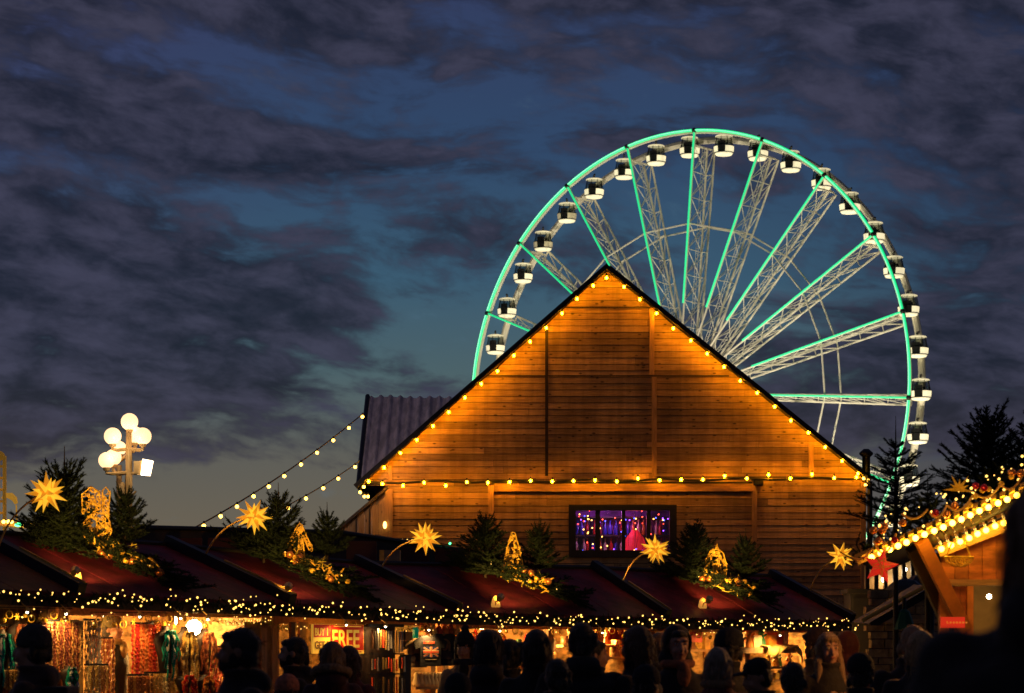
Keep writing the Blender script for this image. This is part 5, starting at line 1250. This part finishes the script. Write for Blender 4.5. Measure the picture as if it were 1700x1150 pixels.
for (xa,ya,xb,yb,sg) in ((1413,924,1448,910,10),(1450,898,1488,885,26),(1497,852,1540,845,12),(1543,850,1572,838,14),(1573,839,1615,822,16),(1620,820,1660,805,12),(1660,802,1700,783,18)):
    A_=at(xa,ya,YR-.14); B_=at(xb,yb,YR-.14); m.tube([A_.lerp(B_,i/12)-Vector((0,0,sg*YR/F*4*(i/12)*(1-i/12))) for i in range(13)],.009,5)
part('gold_bead_chain',m,rope,t)
m=MB(); c=at(1592,812,YR-.16)
for k in range(7):
    a=math.radians(-10+k*32); r=.085 if k%2 else .13; d=Vector((math.cos(a),0,math.sin(a))); n_=Vector((-d.z,0,d.x)); m.add([c+n_*.018,c-n_*.018,c+d*r,c+Vector((0,-.02,0))],[(0,3,2),(3,1,2),(0,2,1)])
part('gold_leaf',m,M_GOLD,t)
lamp('POINT','leaf_glow',c+Vector((0,-.25,.02)),1.2,(1,.6,.15),t,shadow_soft_size=.03)
m=MB(); c=hutline(1470,20,YR-.16)
# red star lantern
t=thing('red_star','red five pointed star with gold thread hanging below the right hut roof','star ornament',at(1464,905,YR-.2))
m=MB(); c=at(1462,940,YR-.2); R1=27*YR/F; pts=[]
for k in range(10):
    a=math.radians(78+36*k); r=R1*(1.12 if k%2==0 else .48); pts.append(Vector((c.x+r*math.cos(a),c.y,c.z+r*math.sin(a))))
f0=c+Vector((0,-.05,0)); f1=c+Vector((0,.05,0)); m.add(pts+[f0,f1],[(k,(k+1)%10,10) for k in range(10)]+[((k+1)%10,k,11) for k in range(10)])
part('star_body',m,mat('red_star_paper',(.7,.03,.02),.6,var=.25,vs=30,em=(1,.035,.015),es=.42),t)
m=MB(); random.seed(9)
for k in range(7):
    a=random.uniform(0,PI); o=random.uniform(-.4,.4)*R1; d=Vector((math.cos(a),0,math.sin(a))); n_=Vector((-d.z,0,d.x)); A_=c+n_*o-d*R1*.55+Vector((0,-.045,0)); B_=c+n_*o+d*R1*.55+Vector((0,-.045,0)); m.tube([A_,c+n_*o+Vector((0,-.062,0)),B_],.0035,4)
m.tube([pts[0],pts[0]+Vector((0,0,.06))],.003,4); part('gold_thread',m,M_GOLD,t)
# gold wire basket
t=thing('wire_basket','gold wire basket hanging from the inner beam of the right hut','basket',at(1592,940,YR+.4))
m=MB(); c=at(1592,925,YR+.38); s_=YR/F
for k in range(9):
    a=PI*k/8; m.tube([(c.x+24*s_*math.cos(a)*math.cos(u),c.y-.07*math.sin(a),c.z-16*s_*math.sin(u)) for u in (0,.4,.8,1.2,1.57)],.006,5)
m.tube([(c.x+24*s_*math.cos(u),c.y-.07*math.sin(u),c.z) for u in [x*PI/8 for x in range(17)]],.009,5,True); m.tube([(c.x+17*s_*math.cos(u),c.y-.05*math.sin(u),c.z-11*s_) for u in [x*PI/8 for x in range(17)]],.007,5,True)
for sx in (-22,20): m.tube([c+Vector((sx*s_,0,0)),c+Vector((sx*.6*s_,0,22*s_)),at(1592+sx*.5,900,YR+.45)],.008,5)
m.tube(scroll((c.x,c.y-.08,c.z-6*s_),.03,1.5),.006,5); m.tube(scroll((c.x-.05,c.y-.08,c.z-4*s_),.025,1.5),.006,5); m.tube(scroll((c.x+.05,c.y-.08,c.z-4*s_),.025,1.5),.006,5)
part('wire_frame',m,M_GOLD,t)
# things between house and hut
t=thing('glazed_shelter','shelter with tall warm lit barred windows seen below the red star','shelter',(at(1480,0,43).x,43,0))
m=MB(); a=at(1440,990,43); b=at(1560,990,43); z1=at(0,930,43).z
m.box((a.x,43.3,0),(b.x,43.4,z1)); part('back_wall',m,mat('dim_warm_wall',(.30,.22,.12),.7,var=.6,vs=2.5),t)
m=MB()
for k in range(9):
    x=a.x+(b.x-a.x)*k/8; m.box((x-.03,42.95,0),(x+.03,43.05,z1))
m.box((a.x,42.9,z1),(b.x,43.5,z1+.12)); m.box((a.x,42.93,0),(b.x,43.06,at(0,988,43).z)); part('frame',m,M_DKWOOD,t)
m=MB(); m.box((a.x+.05,43.0,at(0,988,43).z),(b.x,43.005,z1)); part('glazing',m,bpy.data.materials['window_glass'],t)
inst('lamp_bulb',LM,t,at(1468,962,43.2),None,.8); lamp('POINT','shelter_lamp',at(1468,966,43.12),8,(1,.5,.14),t,shadow_soft_size=.1)
inst('lamp_bulb',LM,t,at(1503,945,43.2),None,.5); lamp('POINT','shelter_lamp',at(1495,950,43.12),5,(1,.75,.4),t,shadow_soft_size=.1)
t=thing('gate','wood gate of pale uprights behind the right end of the last stall','gate',(at(1375,0,43).x,43,0))
m=MB()
for k in range(8):
    x=at(1345+k*9.5,0,43).x; m.box((x,43,0),(x+.055,43.04,at(0,992,43).z)); 
m.box((at(1340,0,43).x,43.05,2.2),(at(1420,0,43).x,43.08,2.28)); part('uprights',m,M_POST,t)
m=MB(); a=at(1412,1100,34.5); b=at(1447,985,34.5); m.box((a.x,34.5,0),(b.x,35.2,b.z)); m.box((a.x-.05,34.45,b.z),(b.x+.6,35.25,b.z+.06)); m.box((a.x+.03,34.48,.1),(b.x-.03,34.5,b.z-.06)); single('cabinet',m,M_DARK,'tall black cabinet in the gap between the last stall and the right hut','cabinet',(a.x,34.5,0))
m=MB(); random.seed(12); a=at(1448,1100,31); 
x=a.x; z=0.
mst=mat('rubble_stone',(.33,.22,.10),.8,var=.5,vs=7,bump=.6,tint=.35)
row=0
while z<2.25:
    h=random.uniform(.08,.13); x=a.x+random.uniform(-.1,0)
    while x<a.x+1.15:
        w=random.uniform(.14,.32); m.ct=random.random(); o=random.uniform(-.02,.02); m.box((x+.008,31+o,z+.007),(x+w-.008,31.25,z+h-.007)); x+=w
    z+=h
single('stone_wall',m,mst,'low rubble stone wall behind the green parasol at the right','stone wall',(a.x,31,0))
m=MB(); m.box((a.x-.1,30.9,at(0,1034,31).z),(a.x+1.1,31.0,at(0,1028,31).z)); single('timber_rail',m,M_POSTH,'pale timber rail across the rubble stone wall','rail',(a.x,30.9,0))
t=thing('awning','dark awning flap with a bright brass edge rod beside the black cabinet','awning',at(1431,1030,25))
A_=at(1431,1030,25); B_=at(1546,968,25); m=MB(); m.cone(A_,B_,.022,.022,8); part('edge_rod',m,mat('yellow_painted_rod',(.85,.5,.09),.4,var=.1,spec=.2),t)
m=MB(); m.add([A_-Vector((-.06,0,.03)),B_-Vector((0,0,.03)),B_+Vector((.02,1.2,.02)),A_+Vector((.06,1.2,.0))],[(0,1,2,3)]); m.add([A_-Vector((-.06,-.01,.03)),B_-Vector((0,-.01,.03)),B_-Vector((0,-.01,.12)),A_-Vector((-.16,-.01,.05))],[(0,1,2,3)]); part('canvas',m,M_DARK,t)
m=MB(); m.cone(B_+Vector((0,.0,-.02)),(B_.x,25,0),.03,.03,8); part('pole',m,M_DARK,t)
def parasol(px,py,Y,r,h,mt,label):
    p=at(px,py,Y); t=thing('parasol',label,'parasol',(p.x,Y,0)); m=MB(); prof=[(r,-h),(r*.8,-h*.62),(r*.5,-h*.25),(r*.12,-.02),(.02,0)]; m.lathe(p,prof,8); m2=MB(); m2.cone((p.x,Y,0),p+Vector((0,0,.08)),.022,.018,8); part('canopy',m,mt,t); part('pole',m2,M_DARK,t)
parasol(1503,958,33,.28,.18,M_DARK,'left black folded parasol top under the red star')
parasol(1531,950,34,.30,.22,M_DARK,'right black folded parasol top under the red star')
parasol(1501,1006,24,.105,.22,mat('green_canvas',(.01,.13,.05),.6,var=.2),'dark green parasol top just above the grey haired man at the right')
p=at(1562,1042,19.6); t=thing('red_sign','small red sign with faint orange lettering marks below the orange brace','sign',p)
w=40*19.6/F; h=18*19.6/F; m=MB(); m.cone((p.x+w*.5,19.66,0),(p.x+w*.5,19.66,p.z+h*.9),.02,.02,6); part('pole',m,M_DARK,t); m=MB(); m.box((p.x,19.6,p.z),(p.x+w,19.63,p.z+h)); part('board',m,mat('glowing_sign_paint',(.7,.03,.02),.5,var=.1,em=(1,.02,.01),es=.35,samp='NONE'),t)  # board paint carries a faint glow of its own
m=MB(); random.seed(2); x=p.x+w*.24
m.box((x,19.594,p.z+h*.40),(x+.006,19.60,p.z+h*.62)); m.box((x+.006,19.594,p.z+h*.40),(x+.018,19.60,p.z+h*.45))
for k in range(6): x+=.024; m.box((x,19.594,p.z+h*.41),(x+.013,19.60,p.z+h*.56))
part('lettering_marks',m,mat('glowing_orange_print',(.9,.35,.05),.5,var=.1,em=(1,.3,.03),es=.3,samp='NONE'),t)  # lettering glows faintly like the board
sg=[at(1490,918,27),at(1500,928,27),at(1510,930,27),at(1520,926,27),at(1530,919,27)]
string('string_lights','small looped string of warm lights hanging right of the red star',[at(1485,914,27)]+sg+[at(1545,921,27)],.008,sg,FAIRY[2],sock=False)
# fir trees behind the right hut
fir_tree(3,at(1487,880,24)*1,1.*(190/F*24)/2.6,.5,'dark fir tree with a long bare tip at the right end of the wooden house','fir trees behind the right hut')
fir_tree(4,at(1642,850,22.5),(158/F*22.5)/2.2,1.2,'bushy dark fir tree behind the right hut roof, with several upright tips','fir trees behind the right hut')
fir_tree(4,at(1725,850,23),(150/F*23)/2.2,3.2,'dark fir tree cut by the right edge of the picture','fir trees behind the right hut')
fir_tree(3,at(1540,900,23.2),(120/F*23)/2.6,2.5,'low dark fir tree filling the gap between the two taller firs at the right','fir trees behind the right hut')
# posts added to hold those firs up at their height
for px,py,Y in ((1487,880,24.),(1642,850,22.5),(1725,850,23.),(1540,900,23.2)):
    p=at(px,py,Y); m=MB(); m.cone((p.x,Y,0),(p.x,Y,p.z+.05),.03,.025,8); single('added_timber_post',m,M_DKWOOD,'added dark timber post carrying '+{1487:'the fir at the right end of the house',1642:'the bushy fir behind the right hut',1725:'the fir at the right edge of the picture',1540:'the low fir between the taller ones'}[px],'post',(p.x,Y,0))

# ------------------------------------------------------------------ people
def remesh(mb,vox,name,mt,sm=3,noise=0.):
    me=mb.mesh(name,mt); o=bpy.data.objects.new('tmp',me); COL.objects.link(o)
    r=o.modifiers.new('r','REMESH'); r.mode='VOXEL'; r.voxel_size=vox; r.use_smooth_shade=True
    if sm: s_=o.modifiers.new('s','SMOOTH'); s_.factor=.5; s_.iterations=sm
    bpy.context.view_layer.update(); dg=bpy.context.evaluated_depsgraph_get()
    m2=bpy.data.meshes.new_from_object(o.evaluated_get(dg)); bpy.data.objects.remove(o); bpy.data.meshes.remove(me)
    if noise:
        for v in m2.vertices:
            if name=='hair': q=v.co; n=1.1*mnoise.noise(Vector((q.x*55,q.y*55,q.z*7)))+.8*mnoise.noise(Vector((q.x*14,q.y*14,q.z*6)))
            else: n=mnoise.noise(v.co*9)+.5*mnoise.noise(v.co*22); v.co+=v.normal*n*noise
    m2.name=name; m2.materials.clear(); m2.materials.append(mt)
    for p in m2.polygons: p.use_smooth=True
    return m2
SKIN=mat('skin',(.50,.25,.15),.55,var=.12,vs=18)
SKIN2=mat('skin_tan',(.36,.17,.09),.55,var=.12,vs=18)
LIP=mat('lips',(.35,.09,.07),.5,var=0); EYED=mat('eye_dark',(.02,.012,.01),.2,var=0); EYEW=mat('eye_white',(.6,.55,.5),.3,var=0)
def person(label,px,top,Y,yaw,coat,hair=('short',(.02,.014,.01)),hat=None,build=1.,skin=SKIN,headyaw=0,headtilt=0,arms='down',puffy=1.,hood=None,collar=None,lean=0,extra=None,group='people standing at the stalls',z0=0.,beard=False,vox=.0095,trim=None,headdx=0.):
    zt=EYE+(HY-top)/F*Y-z0; hatz=.03 if hat or hair[0]=='big' else (.012 if hair[0]!='bald' else 0.); sc=(zt)/(1.753+hatz)
    X=(px-CX)/F*Y
    T=thing('person',label,'person',(X,Y,z0),group,math.radians(yaw)); T.scale=(sc,)*3
    if lean: T.rotation_euler=Euler((math.radians(lean[0]),math.radians(lean[1]),math.radians(yaw)))
    HM=Matrix.Translation((0,0,1.53))@Euler((math.radians(headtilt),0,math.radians(headyaw))).to_matrix().to_4x4()@Matrix.Translation((0,0,-1.53))
    m=MB(); B=build
    m.loft([(0,.0,.84,.165*B,.11*B),(0,0,.95,.16*B,.11*B),(0,0,1.12,.135*B,.095*B),(0,0,1.28,.155*B,.105*B),(0,.005,1.40,.175*B,.10*B),(0,.01,1.435,.12*B,.07*B),(0,.01,1.49,.062,.062),(0,0,1.57,.056,.058)],16)
    for sx in (-1,1):
        m.cap((sx*.09*B,0,.88),(sx*.10*B,-.01,.50),.088*B,.058,10); m.cap((sx*.10*B,-.01,.50),(sx*.10*B,.02,.09),.057,.038,10)
        m.ell((sx*.10*B,-.06,.05),(.045,.13,.045),None,10,6)
    armj=[]
    for sx in (-1,1):
        sh=Vector((sx*.165*B,.01,1.388))
        if arms=='down': el_=Vector((sx*.235*B,.04,1.14)); wr=Vector((sx*.235*B,-.06,.90)); hd=Vector((0,-.15,-1))
        elif arms=='chest': el_=Vector((sx*.24*B,.0,1.13)); wr=Vector((sx*.07,-.24,1.20)); hd=Vector((-sx*.45,-.35,.75))
        elif arms=='one' and sx==1: el_=Vector((.26*B,-.02,1.16)); wr=Vector((.16,-.26,1.24)); hd=Vector((-.4,-.5,.6))
        else: el_=Vector((sx*.235*B,.04,1.14)); wr=Vector((sx*.22*B,-.1,.91)); hd=Vector((0,-.3,-1))
        armj.append((sh,el_,wr)); m.cap(sh,el_,.052,.042,10); m.cap(el_,wr,.042,.027,10)
        hd.normalize(); side=hd.cross(Vector((0,-1,0)) if abs(hd.z)>.6 else Vector((0,0,1))).normalized(); nn=hd.cross(side)
        side=Vector((0,1,0)) if arms=='down' else side
        side=(side-hd*side.dot(hd)).normalized(); nn=hd.cross(side)
        pc=wr+hd*.045; Mr=Matrix((side,nn,hd)).transposed(); m.ell(pc,(.040,.017,.052),Mr,10,8)
        for k,(o,L) in enumerate(((-.030,.062),(-.010,.075),(.011,.070),(.031,.055))):
            a=wr+hd*.082+side*o; b=a+(hd+side*o*6).normalized()*L*.5; curl=nn*(.012 if sx>0 else -.012)*(1.4); c_=b+(hd+side*o*4).normalized()*L*.45+curl; m.cap(a-hd*.01,b,.0098,.009,6); m.cap(b,c_,.009,.0078,6)
        a=wr+hd*.025+side*-.032; b=a+(hd*.6-side*.8).normalized()*.035; c_=b+(hd-side*.25).normalized()*.03; m.cap(a,b,.012,.010,6); m.cap(b,c_,.010,.0085,6)
    k0=len(m.v)
    m.ell((0,.008,1.655),(.076,.094,.098)); m.ell((0,-.028,1.603),(.058,.062,.084)); m.ell((0,-.052,1.552),(.032,.034,.028)); m.cap((0,-.088,1.645),(0,-.107,1.608),.009,.014,8); m.cap((0,-.085,1.582),(0,-.089,1.578),.017,.017,6)
    for sx in (-1,1): m.ell((sx*.077,.012,1.625),(.010,.018,.029),None,8,6); m.ell((sx*.032,-.068,1.60),(.024,.024,.026),None,8,6); m.ell((sx*.03,-.078,1.668),(.028,.014,.010),None,8,6)
    m.cap((0,.01,1.50),(0,.0,1.58),.056,.055,10)
    m.xform(HM,k0)
    part('body',remesh(m,vox,'body',skin,2),None,T,world=False)
    # face details
    for sx in (-1,1):
        e=MB(); e.ell((sx*.031,-.0805,1.648),(.0135,.006,.0065),None,8,6); e.xform(HM); eo=part('eye',e,EYEW,T,world=False,smooth=True)
        e=MB(); e.ell((sx*.031,-.0855,1.648),(.0058,.003,.0058),None,8,6); e.xform(HM); part('iris',e,EYED,eo,world=False,smooth=True)
        e=MB(); e.tube([(sx*.014,-.090,1.666),(sx*.032,-.090,1.671),(sx*.048,-.079,1.666)],[.0025,.0035,.002],5); e.xform(HM); part('eyebrow',e,mat('brow_dark',(.025,.015,.01),.8,var=0),T,world=False)
    e=MB(); e.ell((0,-.0985,1.581),(.020,.006,.004),None,8,5); e.ell((0,-.098,1.575),(.017,.006,.0045),None,8,5); e.xform(HM); part('lips',e,LIP,T,world=False,smooth=True)
    if beard:
        e=MB(); e.ell((0,-.05,1.558),(.056,.055,.045)); e.ell((0,-.085,1.592),(.03,.016,.007)); e.ell((-.06,-.01,1.59),(.018,.035,.045)); e.ell((.06,-.01,1.59),(.018,.035,.045)); e.xform(HM); part('beard',remesh(e,.007,'beard',mat('beard_dark',(.02,.012,.008),.9,var=.4,vs=60),2,.002),None,T,world=False)
    # hair
    kind,hc=hair; hm=mat('hair_%.3f_%.3f'%(hc[0],hc[2]),hc,.55,var=.45,vs=14,stretch=(9,9,1.5),bump=.5,bs=20,sheen=.9)
    e=MB()
    if kind=='bald': e.ell((0,.03,1.63),(.079,.078,.06))
    else:
        g={'short':1.,'big':1.05,'long':1.05,'bob':1.04,'bun':1.03}[kind]
        e.ell((0,.020,1.672),(.083*g,.095*g,.092*g)); e.ell((0,.035,1.62),(.080*g,.075*g,.085*g)); e.ell((0,-.040,1.712),(.060*g,.048,.032))
        if kind=='big': e.ell((0,.01,1.70),(.095,.105,.085)); e.ell((0,.04,1.60),(.085,.07,.08))
        if kind in('long','bob'):
            zl=1.52 if kind=='bob' else 1.33
            for sx in (-1,1): 
                e.cap((sx*.064*g,.0,1.66),(sx*.070*g,-.010,zl+.02),.032,.022,8)
                if kind=='long': e.cap((sx*.075,-.02,1.56),(sx*.10,-.07,1.34),.032,.022,8)
            e.loft([(0,.06,zl-.02,.08,.035),(0,.055,zl+.08,.10,.05),(0,.045,1.66,.085,.07)],12)
        if kind=='bun': e.ell((0,.12,1.70),.045); e.cap((0,.10,1.69),(0,.15,1.55),.03,.015,8)
    lr=random.Random(int(px)+5)
    for q in range(16 if kind in('big','bob','long') else 7):
        a=lr.uniform(0,PI); zz=lr.uniform(1.57,1.675); rr=.088 if zz<1.68 else .070; e.ell((rr*math.cos(a)*.95,.02+rr*math.sin(a),zz),(lr.uniform(.016,.026),lr.uniform(.016,.026),lr.uniform(.025,.05)),None,7,5)
    e.xform(HM); ho=part('hair',remesh(e,.008,'hair',hm,2,.030 if kind!='short' else .017),None,T,world=False)
    rs=random.Random(int(px)); e=MB(); vv=ho.data.vertices; vv=[v for v in vv if v.co.z>1.50]
    for k in range(170 if kind!='short' else 110):
        v=rs.choice(vv); p=v.co.copy(); dn=Vector((0,.15,-1)) if kind!='short' else Vector((rs.uniform(-.5,.5),.8,rs.uniform(-.6,.5))); nn=v.normal
        L=rs.uniform(.03,.11) if kind!='short' else rs.uniform(.015,.03); q=p+nn*rs.uniform(.004,.014)+dn*L*.5; e.tube([p,q,q+dn*L*.5+nn*rs.uniform(-.006,.012)],[.0030,.0024,.0010],4)
    part('stray_hairs',e,hm,ho,world=False)['kind']='stuff'
    if hat:
        ht,hcol=hat; e=MB(); hmt=mat('hat_%s_%.3f'%(ht,hcol[0]),hcol,.9,var=.35,vs=30,bump=.6,bs=60)
        if ht=='beanie': e.ell((0,.018,1.70),(.098,.112,.095)); e.loft([(0,.018,1.655,.098,.110),(0,.018,1.70,.101,.114)],16); 
        if ht=='bobble': e.ell((0,.018,1.70),(.098,.112,.10)); e.loft([(0,.018,1.655,.100,.112),(0,.018,1.70,.103,.116)],16); e.ell((0,.03,1.82),.04)
        if ht=='cap': e.ell((0,.015,1.695),(.090,.106,.080)); e.ell((0,-.115,1.69),(.065,.065,.010))
        if ht=='ear': e.ell((0,.018,1.70),(.098,.112,.098)); e.cap((-.075,.0,1.69),(-.082,-.01,1.56),.028,.02,8); e.cap((.075,0,1.69),(.082,-.01,1.56),.028,.02,8); e.loft([(0,-.0,1.69,.10,.112),(0,-.0,1.73,.102,.115)],16)
        e.xform(HM); part('hat',remesh(e,.009,'hat',hmt,3,.002),None,T,world=False)
    if hood=='up':
        e=MB(); e.ell((0,.035,1.655),(.110,.120,.13)); e.ell((0,.05,1.55),(.125,.10,.08)); 
        hm2=remesh(e,.011,'hood',coat,3,.003)
        bm=bmesh.new(); bm.from_mesh(hm2); bmesh.ops.delete(bm,geom=[v for v in bm.verts if v.co.y<-.055+.25*abs(v.co.x) and abs(v.co.x)<.085 and 1.50<v.co.z<1.76],context='VERTS'); bm.to_mesh(hm2); bm.free(); hm2.transform(HM); part('hood',hm2,None,T,world=False)
    # coat
    pf=puffy*B; e=MB()
    e.loft([(0,.0,.72,.205*pf,.16*pf),(0,0,.9,.192*pf,.15*pf),(0,0,1.10,.168*pf,.13*pf),(0,0,1.26,.182*pf,.14*pf),(0,.01,1.37,.190*pf,.130*pf),(0,.01,1.43,.145*B,.112),(0,.012,1.475,.105,.095),(0,.012,1.505,.088,.084),(0,.010,1.535,.088,.082)],20)
    for sh,el_,wr in armj:
        e.cap(sh+Vector((0,0,.0)),el_,.068*puffy,.062*puffy,10); e.cap(el_,el_.lerp(wr,.96),.064*puffy,.046*puffy,10)
    if hood=='down' : e.ell((0,.105,1.47),(.125,.07,.075)); e.ell((0,.075,1.51),(.115,.07,.045))
    if hood=='down' or hood is None: e.tube([(.085*math.cos(t),.012+.08*math.sin(t),1.53) for t in [x*PI/8 for x in range(16)]],.022,6,True)
    cmesh=remesh(e,.016,'coat',coat,3,.006 if puffy<=1 else .008); part('coat',cmesh,None,T,world=False)
    if trim:
        e=MB(); e.tube([(.128*math.cos(t),.085+.085*math.sin(t)+0*t,1.53+.035*math.sin(t)) for t in [x*PI/10 for x in range(20)]],.034,8,True)
        part('fur_trim',remesh(e,.010,'fur_trim',mat('fur_%.2f'%trim[0],trim,.9,var=.5,vs=60,bump=.8,bs=90),1,.012),None,T,world=False)
    if collar:
        e=MB(); e.tube([(.092*math.cos(t),.005+.088*math.sin(t),1.515) for t in [x*PI/8 for x in range(16)]],.032,8,True); e.ell((.02,-.11,1.44),(.05,.035,.09)); part('scarf',remesh(e,.010,'scarf',mat('scarf_%.3f_%.3f'%(collar[0],collar[1]),collar,.9,var=.5,vs=20,bump=.6),2,.004),None,T,world=False)
    e=MB()
    for sx in (-1,1):
        e.cap((sx*.09*B,0,.86),(sx*.10*B,-.01,.50),.100*B,.073,10); e.cap((sx*.10*B,-.01,.50),(sx*.10*B,.02,.12),.073,.058,10)
    part('trousers',remesh(e,.018,'trousers',mat('dark_denim',(.015,.017,.028),.85,var=.3),3),None,T,world=False)
    e=MB()
    for sx in (-1,1): e.ell((sx*.10*B,-.06,.055),(.052,.145,.055)); e.cap((sx*.10*B,.02,.06),(sx*.10*B,.02,.16),.055,.055,8)
    part('shoes',remesh(e,.014,'shoes',M_DARK,2),None,T,world=False)
    if extra: extra(T)
    return T
def cm(n,c,r=.8,v=.3): return mat('coat_'+n,c,r,var=v,vs=10,bump=.5,bs=18,sheen=.5)
BLK=cm('black',(.013,.008,.006),.8); NAV=cm('navy',(.013,.010,.014)); BRN=cm('brown',(.055,.028,.016)); PNK=cm('dusky_pink',(.20,.055,.045)); GRY=cm('grey',(.05,.045,.04)); TAN=cm('tan',(.42,.27,.12)); MAR=cm('maroon',(.09,.012,.014)); OLV=cm('olive',(.020,.015,.008))
DK=(.016,.011,.008); BR=(.09,.04,.016); BL=(.42,.24,.09); GY=(.30,.22,.14)
def pack(T):
    e=MB(); e.box((-.14,.12,1.0),(.14,.26,1.42)); e.cap((-.1,.1,1.4),(-.13,-.1,1.3),.02,.02,6); e.cap((.1,.1,1.4),(.13,-.1,1.3),.02,.02,6)
    part('backpack',remesh(e,.014,'backpack',M_DKWOOD and cm('pack_brown',(.035,.02,.014)),4),None,T,world=False)
person('man in a grey knitted beanie and brown backpack walking left at the far left',52,1038,15.,-97,BRN,('short',DK),('beanie',(.075,.06,.05)),1.05,puffy=1.08,hood='down',extra=pack)
person('bearded dark haired man in a black hooded coat beside the gold bead displays',395,1040,13.,-62,BLK,('short',DK),None,1.02,SKIN2,headyaw=-28,hood='down',beard=True,puffy=1.05)
person('man with cropped hair and short beard looking left beside the ochre board',486,1056,18.6,-75,BLK,('short',DK),None,1.05,headyaw=-18,beard=True,hood='down',puffy=1.08)
person('child in a fuzzy coral pink hat and coat left of the blonde woman',478,1120,16.8,160,cm('coral',(.55,.16,.08)),('short',BR),('beanie',(.60,.20,.10)),.8)
person('blonde woman in a dark coat with a fluffy fur trimmed hood below the FREE sign',552,1064,18.,178,cm('plum',(.06,.014,.018)),('long',(.22,.12,.05)),None,.95,trim=(.32,.20,.10),hood='down')
person('dark haired person in a deep red coat under the letters EE',580,1071,19.2,165,MAR,('bob',(.04,.015,.01)),None,.95)
person('woman in a black bobble hat and tan coat facing us by the T-shirts',771,1050,23.2,-12,TAN,('bob',DK),('bobble',(.012,.012,.014)),.95,collar=(.015,.013,.015),puffy=.98,arms='one')
person('tall man with thick dark hair seen from behind beside the bobble hat woman',812,1044,16.6,172,BLK,('big',DK),None,1.12,puffy=1.08,hood='down')
person('woman with dark swept back hair in profile between the two dark haired figures',842,1060,18.,-110,BLK,('bun',DK),None,.9)
person('woman with a dark bob haircut in a black coat seen from behind',891,1044,16.3,180,BLK,('bob',(.03,.016,.01)),None,1.05,puffy=1.05)
person('broad tall man in a black coat towering in the middle of the crowd',965,1032,16.1,185,BLK,('short',(.03,.018,.012)),None,1.22,SKIN2,puffy=1.1,hood='down')
person('small dark haired woman in profile peeking out right of the broad tall man',988,1060,19.2,95,NAV,('bun',DK),None,.85)
person('brown haired woman in profile facing left, right of the broad tall man',1056,1038,16.2,-118,BLK,('bob',(.10,.045,.02)),None,1.05,headyaw=-12,puffy=1.08)
person('sandy haired person in a fawn scarf left of the young man with the hood',1096,1048,18.6,170,GRY,('short',(.24,.12,.05)),None,.95,collar=(.40,.22,.08))
person('young man with black hair and hood facing us, orange patterned scarf over a black jacket',1125,1040,17.1,8,BLK,('short',DK),None,1.0,headyaw=4,collar=(.40,.14,.06),puffy=1.05,hood='up')
person('grey haired woman in a dusky pink coat seen from behind with a pale collar',1191,1074,16.,182,PNK,('bob',GY),None,1.0,collar=(.42,.25,.12),puffy=1.12)
person('tall man in a black woollen hat facing left behind the grey haired woman',1206,1043,18.2,-112,BLK,('short',DK),('beanie',(.015,.015,.018)),1.05,puffy=1.05)
person('bowed person in a black cap and navy coat before the toy shelf',1262,1088,15.6,-70,NAV,('short',DK),('cap',(.012,.012,.014)),.95,headtilt=14,puffy=1.1)
def phone(T):
    e=MB(); random.seed(4)
    e.cap((-.05,-.27,1.30),(.05,-.27,1.22),.045,.05,8); part('patterned_mitten_bundle',remesh(e,.01,'bundle',mat('patterned_wool',(.5,.3,.15),.9,var=.8,vs=45),2,.006),None,T,world=False)
person('woman with long blonde hair facing us, holding a patterned bundle at her chest',1376,1049,18.3,10,BLK,('long',(.30,.17,.07)),None,.95,arms='chest',extra=phone)
person('person in a dark ear flap hat standing close behind the long haired blonde',1355,1042,19.8,-140,BLK,('short',DK),('ear',(.05,.022,.02)),1.05)
person('tall figure in a dark hooded coat at the right end of the last stall',1402,1050,20.6,-160,MAR,('bob',DK),None,1.,hood='up')
person('grey blond haired man in a black jacket leaning left, seen from behind at the right',1474,1034,16.4,196,BLK,('short',(.42,.26,.12)),None,1.12,headyaw=-22,lean=(0,-6),puffy=1.1)
person('light blonde woman in a black coat seen from behind beside the leaning man',1527,1046,16.,172,cm('charcoal',(.016,.013,.013)),('bob',(.50,.30,.12)),None,1.0,puffy=1.1,headyaw=20)
person('stall vendor in an olive beanie and dark coat inside the second stall',188,1019,25.2,62,OLV,('short',DK),('beanie',(.13,.10,.035)),.95,collar=(.50,.32,.10),z0=.14,group='people working in the stalls')
person('black silhouetted man low between the broad tall man and the bob haired woman',925,1092,15.,178,BLK,('short',DK),None,1.1)
person('dark huddled person low left of the young man with the hood',1075,1104,15.3,150,BLK,('short',DK),('beanie',(.014,.012,.016)),1.05)
person('dark coated person low left of the black haired tall man',760,1118,15.2,185,BLK,('short',DK),('beanie',(.018,.016,.014)),1.)
person('dark coated person low between the pink coat and the capped person',1315,1098,15.5,200,BLK,('short',DK),None,1.05)
person('dark figure low in the gap left of the leaning man',1428,1085,15.9,175,BLK,('short',DK),('beanie',(.02,.015,.014)),1.1)
person('huge out of focus dark figure with brown hair close at the right edge',1757,772,4.3,172,BLK,('long',(.16,.07,.03)),None,1.12,puffy=1.2,hood='down',z0=.32,group='people close to the camera')
m=MB(); m.box((1757/F*0+.35,3.9,0),(1.6,4.8,.30)); m.box((.33,3.88,.30),(1.62,4.82,.32)); single('added_wooden_step',m,M_DKWOOD,'added low wooden platform under the raised huge dark figure at the right edge','platform',(.9,4.3,0))  # platform added because the figure is lifted to raise its shoulder line
